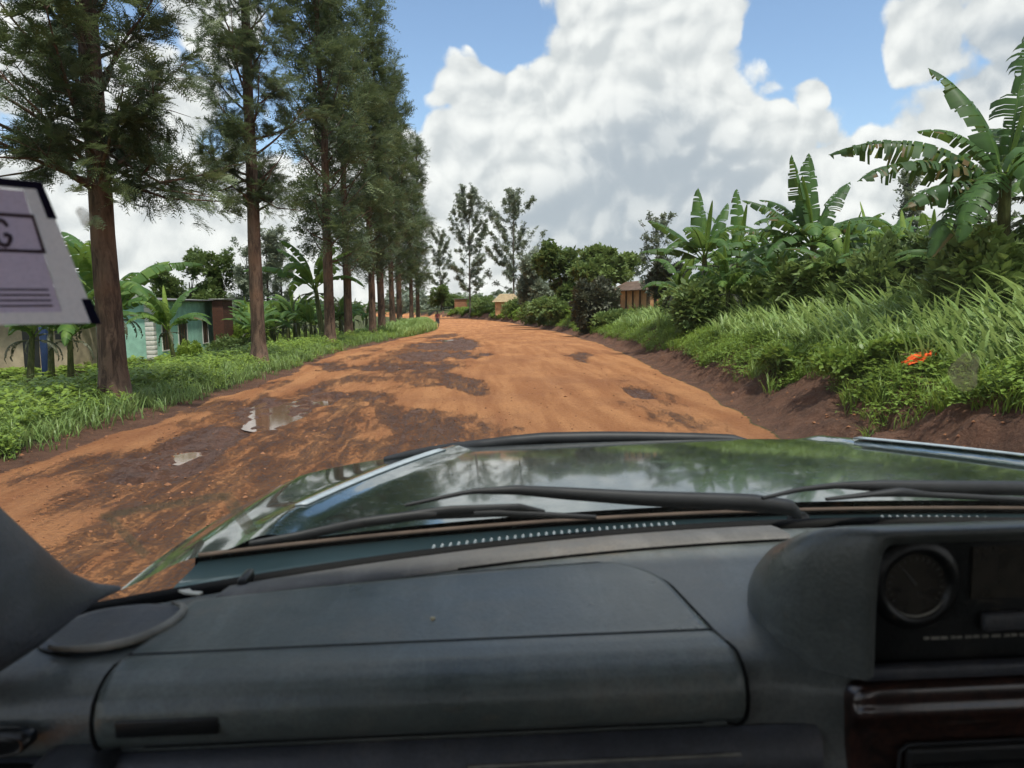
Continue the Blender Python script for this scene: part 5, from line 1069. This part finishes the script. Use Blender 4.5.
for px, py, r_ in BL:
    d = ray(px, py); d = d / np.linalg.norm(d); rr = r_ / 773 * (1 / (1 + ((px - 512) ** 2 + (py - 384) ** 2) / 773 ** 2) ** .5)
    ds = G_.vec('DISTANCE', wv, tuple(float(k) for k in d), out=1); f_ = G_.math('MULTIPLY_ADD', ds, -1 / rr, 1.0)
    f_ = G_.math('MULTIPLY', f_, min(1.0, r_ / 70 + .25))
    acc = f_ if acc is None else G_.math('SMOOTH_MAX', acc, f_, .12)
sp = G_.n('ShaderNodeSeparateXYZ'); G_.l.new(V0, sp.inputs[0])
bank = G_.mr(sp.outputs[2], .30, .10, -.7, .9, False)
acc = G_.math('SMOOTH_MAX', acc, bank, .15)
away = G_.math('SUBTRACT', G_.math('MULTIPLY', G_.mr(G_.noise(V0, 2.1, 3, .5), .42, .62, -.5, .8, False), 1), 0)
awm = G_.math('MAXIMUM', G_.mr(sp.outputs[2], .46, .58), G_.mr(sp.outputs[1], .62, .45))
acc = G_.math('MAXIMUM', acc, G_.math('MULTIPLY_ADD', awm, 3.0, G_.math('SUBTRACT', away, 3.0)))
G_.l.new(acc, go.inputs[1]); gt.interface.new_socket('W', in_out='OUTPUT', socket_type='NodeSocketVector'); G_.l.new(wv, go.inputs[2])
gn = bpy.data.node_groups.new('cloud_billows', 'ShaderNodeTree'); gn.interface.new_socket('V', in_out='INPUT', socket_type='NodeSocketVector'); gn.interface.new_socket('D', in_out='OUTPUT', socket_type='NodeSocketFloat')
G_ = NT(gn); gi = G_.n('NodeGroupInput'); go = G_.n('NodeGroupOutput'); wv = gi.outputs[0]
n1 = G_.noise(wv, 8, 7, .60)
bil = None
for sc_, am in ((15, .50), (36, .28)):
    vo = G_.n('ShaderNodeTexVoronoi', _feature='F1'); G_.inp(vo, 'Vector', wv); G_.inp(vo, 'Scale', sc_)
    k_ = G_.math('MULTIPLY_ADD', vo.outputs['Distance'], -am, am * .5); bil = k_ if bil is None else G_.math('ADD', bil, k_)
G_.l.new(G_.math('ADD', G_.math('MULTIPLY', G_.math('SUBTRACT', n1, .5), 1.0), bil), go.inputs[0])
ga = N.n('ShaderNodeGroup'); ga.node_tree = gt; N.l.new(dirv, ga.inputs[0])
b1 = N.n('ShaderNodeGroup'); b1.node_tree = gn; N.l.new(ga.outputs[2], b1.inputs[0])
b2 = N.n('ShaderNodeGroup'); b2.node_tree = gn; N.l.new(N.vec('ADD', ga.outputs[2], (-.007, 0, .015)), b2.inputs[0])
total = N.math('ADD', ga.outputs[1], b1.outputs[0])
dens = N.mr(total, .0, .17)
dif = N.math('SUBTRACT', b1.outputs[0], b2.outputs[0])
lit = N.mr(dif, -.24, .26, 0, 1)
thick = N.mr(ga.outputs[1], .25, 1.0)
low = N.noise(N.mapv(dirv, (1, 1, 3.2)), 4.5, 3, .5)
GBl = [(650, 195, 120), (710, 225, 110), (560, 235, 80), (1000, 60, 50)]; gacc = None
for px, py, r_ in GBl:
    d = ray(px, py); d = d / np.linalg.norm(d); ds = N.vec('DISTANCE', dirv, tuple(float(k) for k in d), out=1); f_ = N.mr(ds, r_ / 773, .3 * r_ / 773); gacc = f_ if gacc is None else N.math('MAXIMUM', gacc, f_)
grey = N.math('MULTIPLY', N.math('MULTIPLY', gacc, .85), N.mr(low, .25, .65, .45, 1))
grey = N.math('MAXIMUM', grey, N.math('MULTIPLY', N.mr(low, .42, .75), N.math('MULTIPLY', thick, .30)))
cl = N.mix(grey, (.65, .655, .65, 1), (.37, .405, .445, 1)); cl = N.mix(N.math('MULTIPLY', N.math('SUBTRACT', 1, lit), .45), cl, (.36, .395, .43, 1)); cl = N.mix(N.math('MULTIPLY', lit, N.math('SUBTRACT', .55, N.math('MULTIPLY', grey, .35))), cl, (.90, .89, .87, 1)); cl = N.mix(N.math('MULTIPLY', N.mr(gacc, 0, 1), N.mr(lit, .9, .2, .15, .7)), cl, (.35, .39, .44, 1))
skc = N.scale(sky.outputs[0], .14)
fin = N.mix(N.math('MULTIPLY', dens, .97), skc, cl)
bg = N.n('ShaderNodeBackground'); N.inp(bg, 0, fin); N.inp(bg, 1, 1.0); N.l.new(bg.outputs[0], out.inputs[0])
w.cycles.sampling_method = 'MANUAL'; w.cycles.sample_map_resolution = 512

# ------------------------------------------------------------------ render settings
vs = sc.view_settings; vs.view_transform = 'Standard'; vs.look = 'None'; vs.exposure = 0.42; vs.gamma = 1
cy = sc.cycles; cy.use_denoising = True; cy.max_bounces = 5; cy.diffuse_bounces = 2; cy.glossy_bounces = 3; cy.adaptive_threshold = .03; cy.transmission_bounces = 4; cy.transparent_max_bounces = 12; cy.caustics_reflective = False; cy.caustics_refractive = False
cy.sample_clamp_indirect = 6
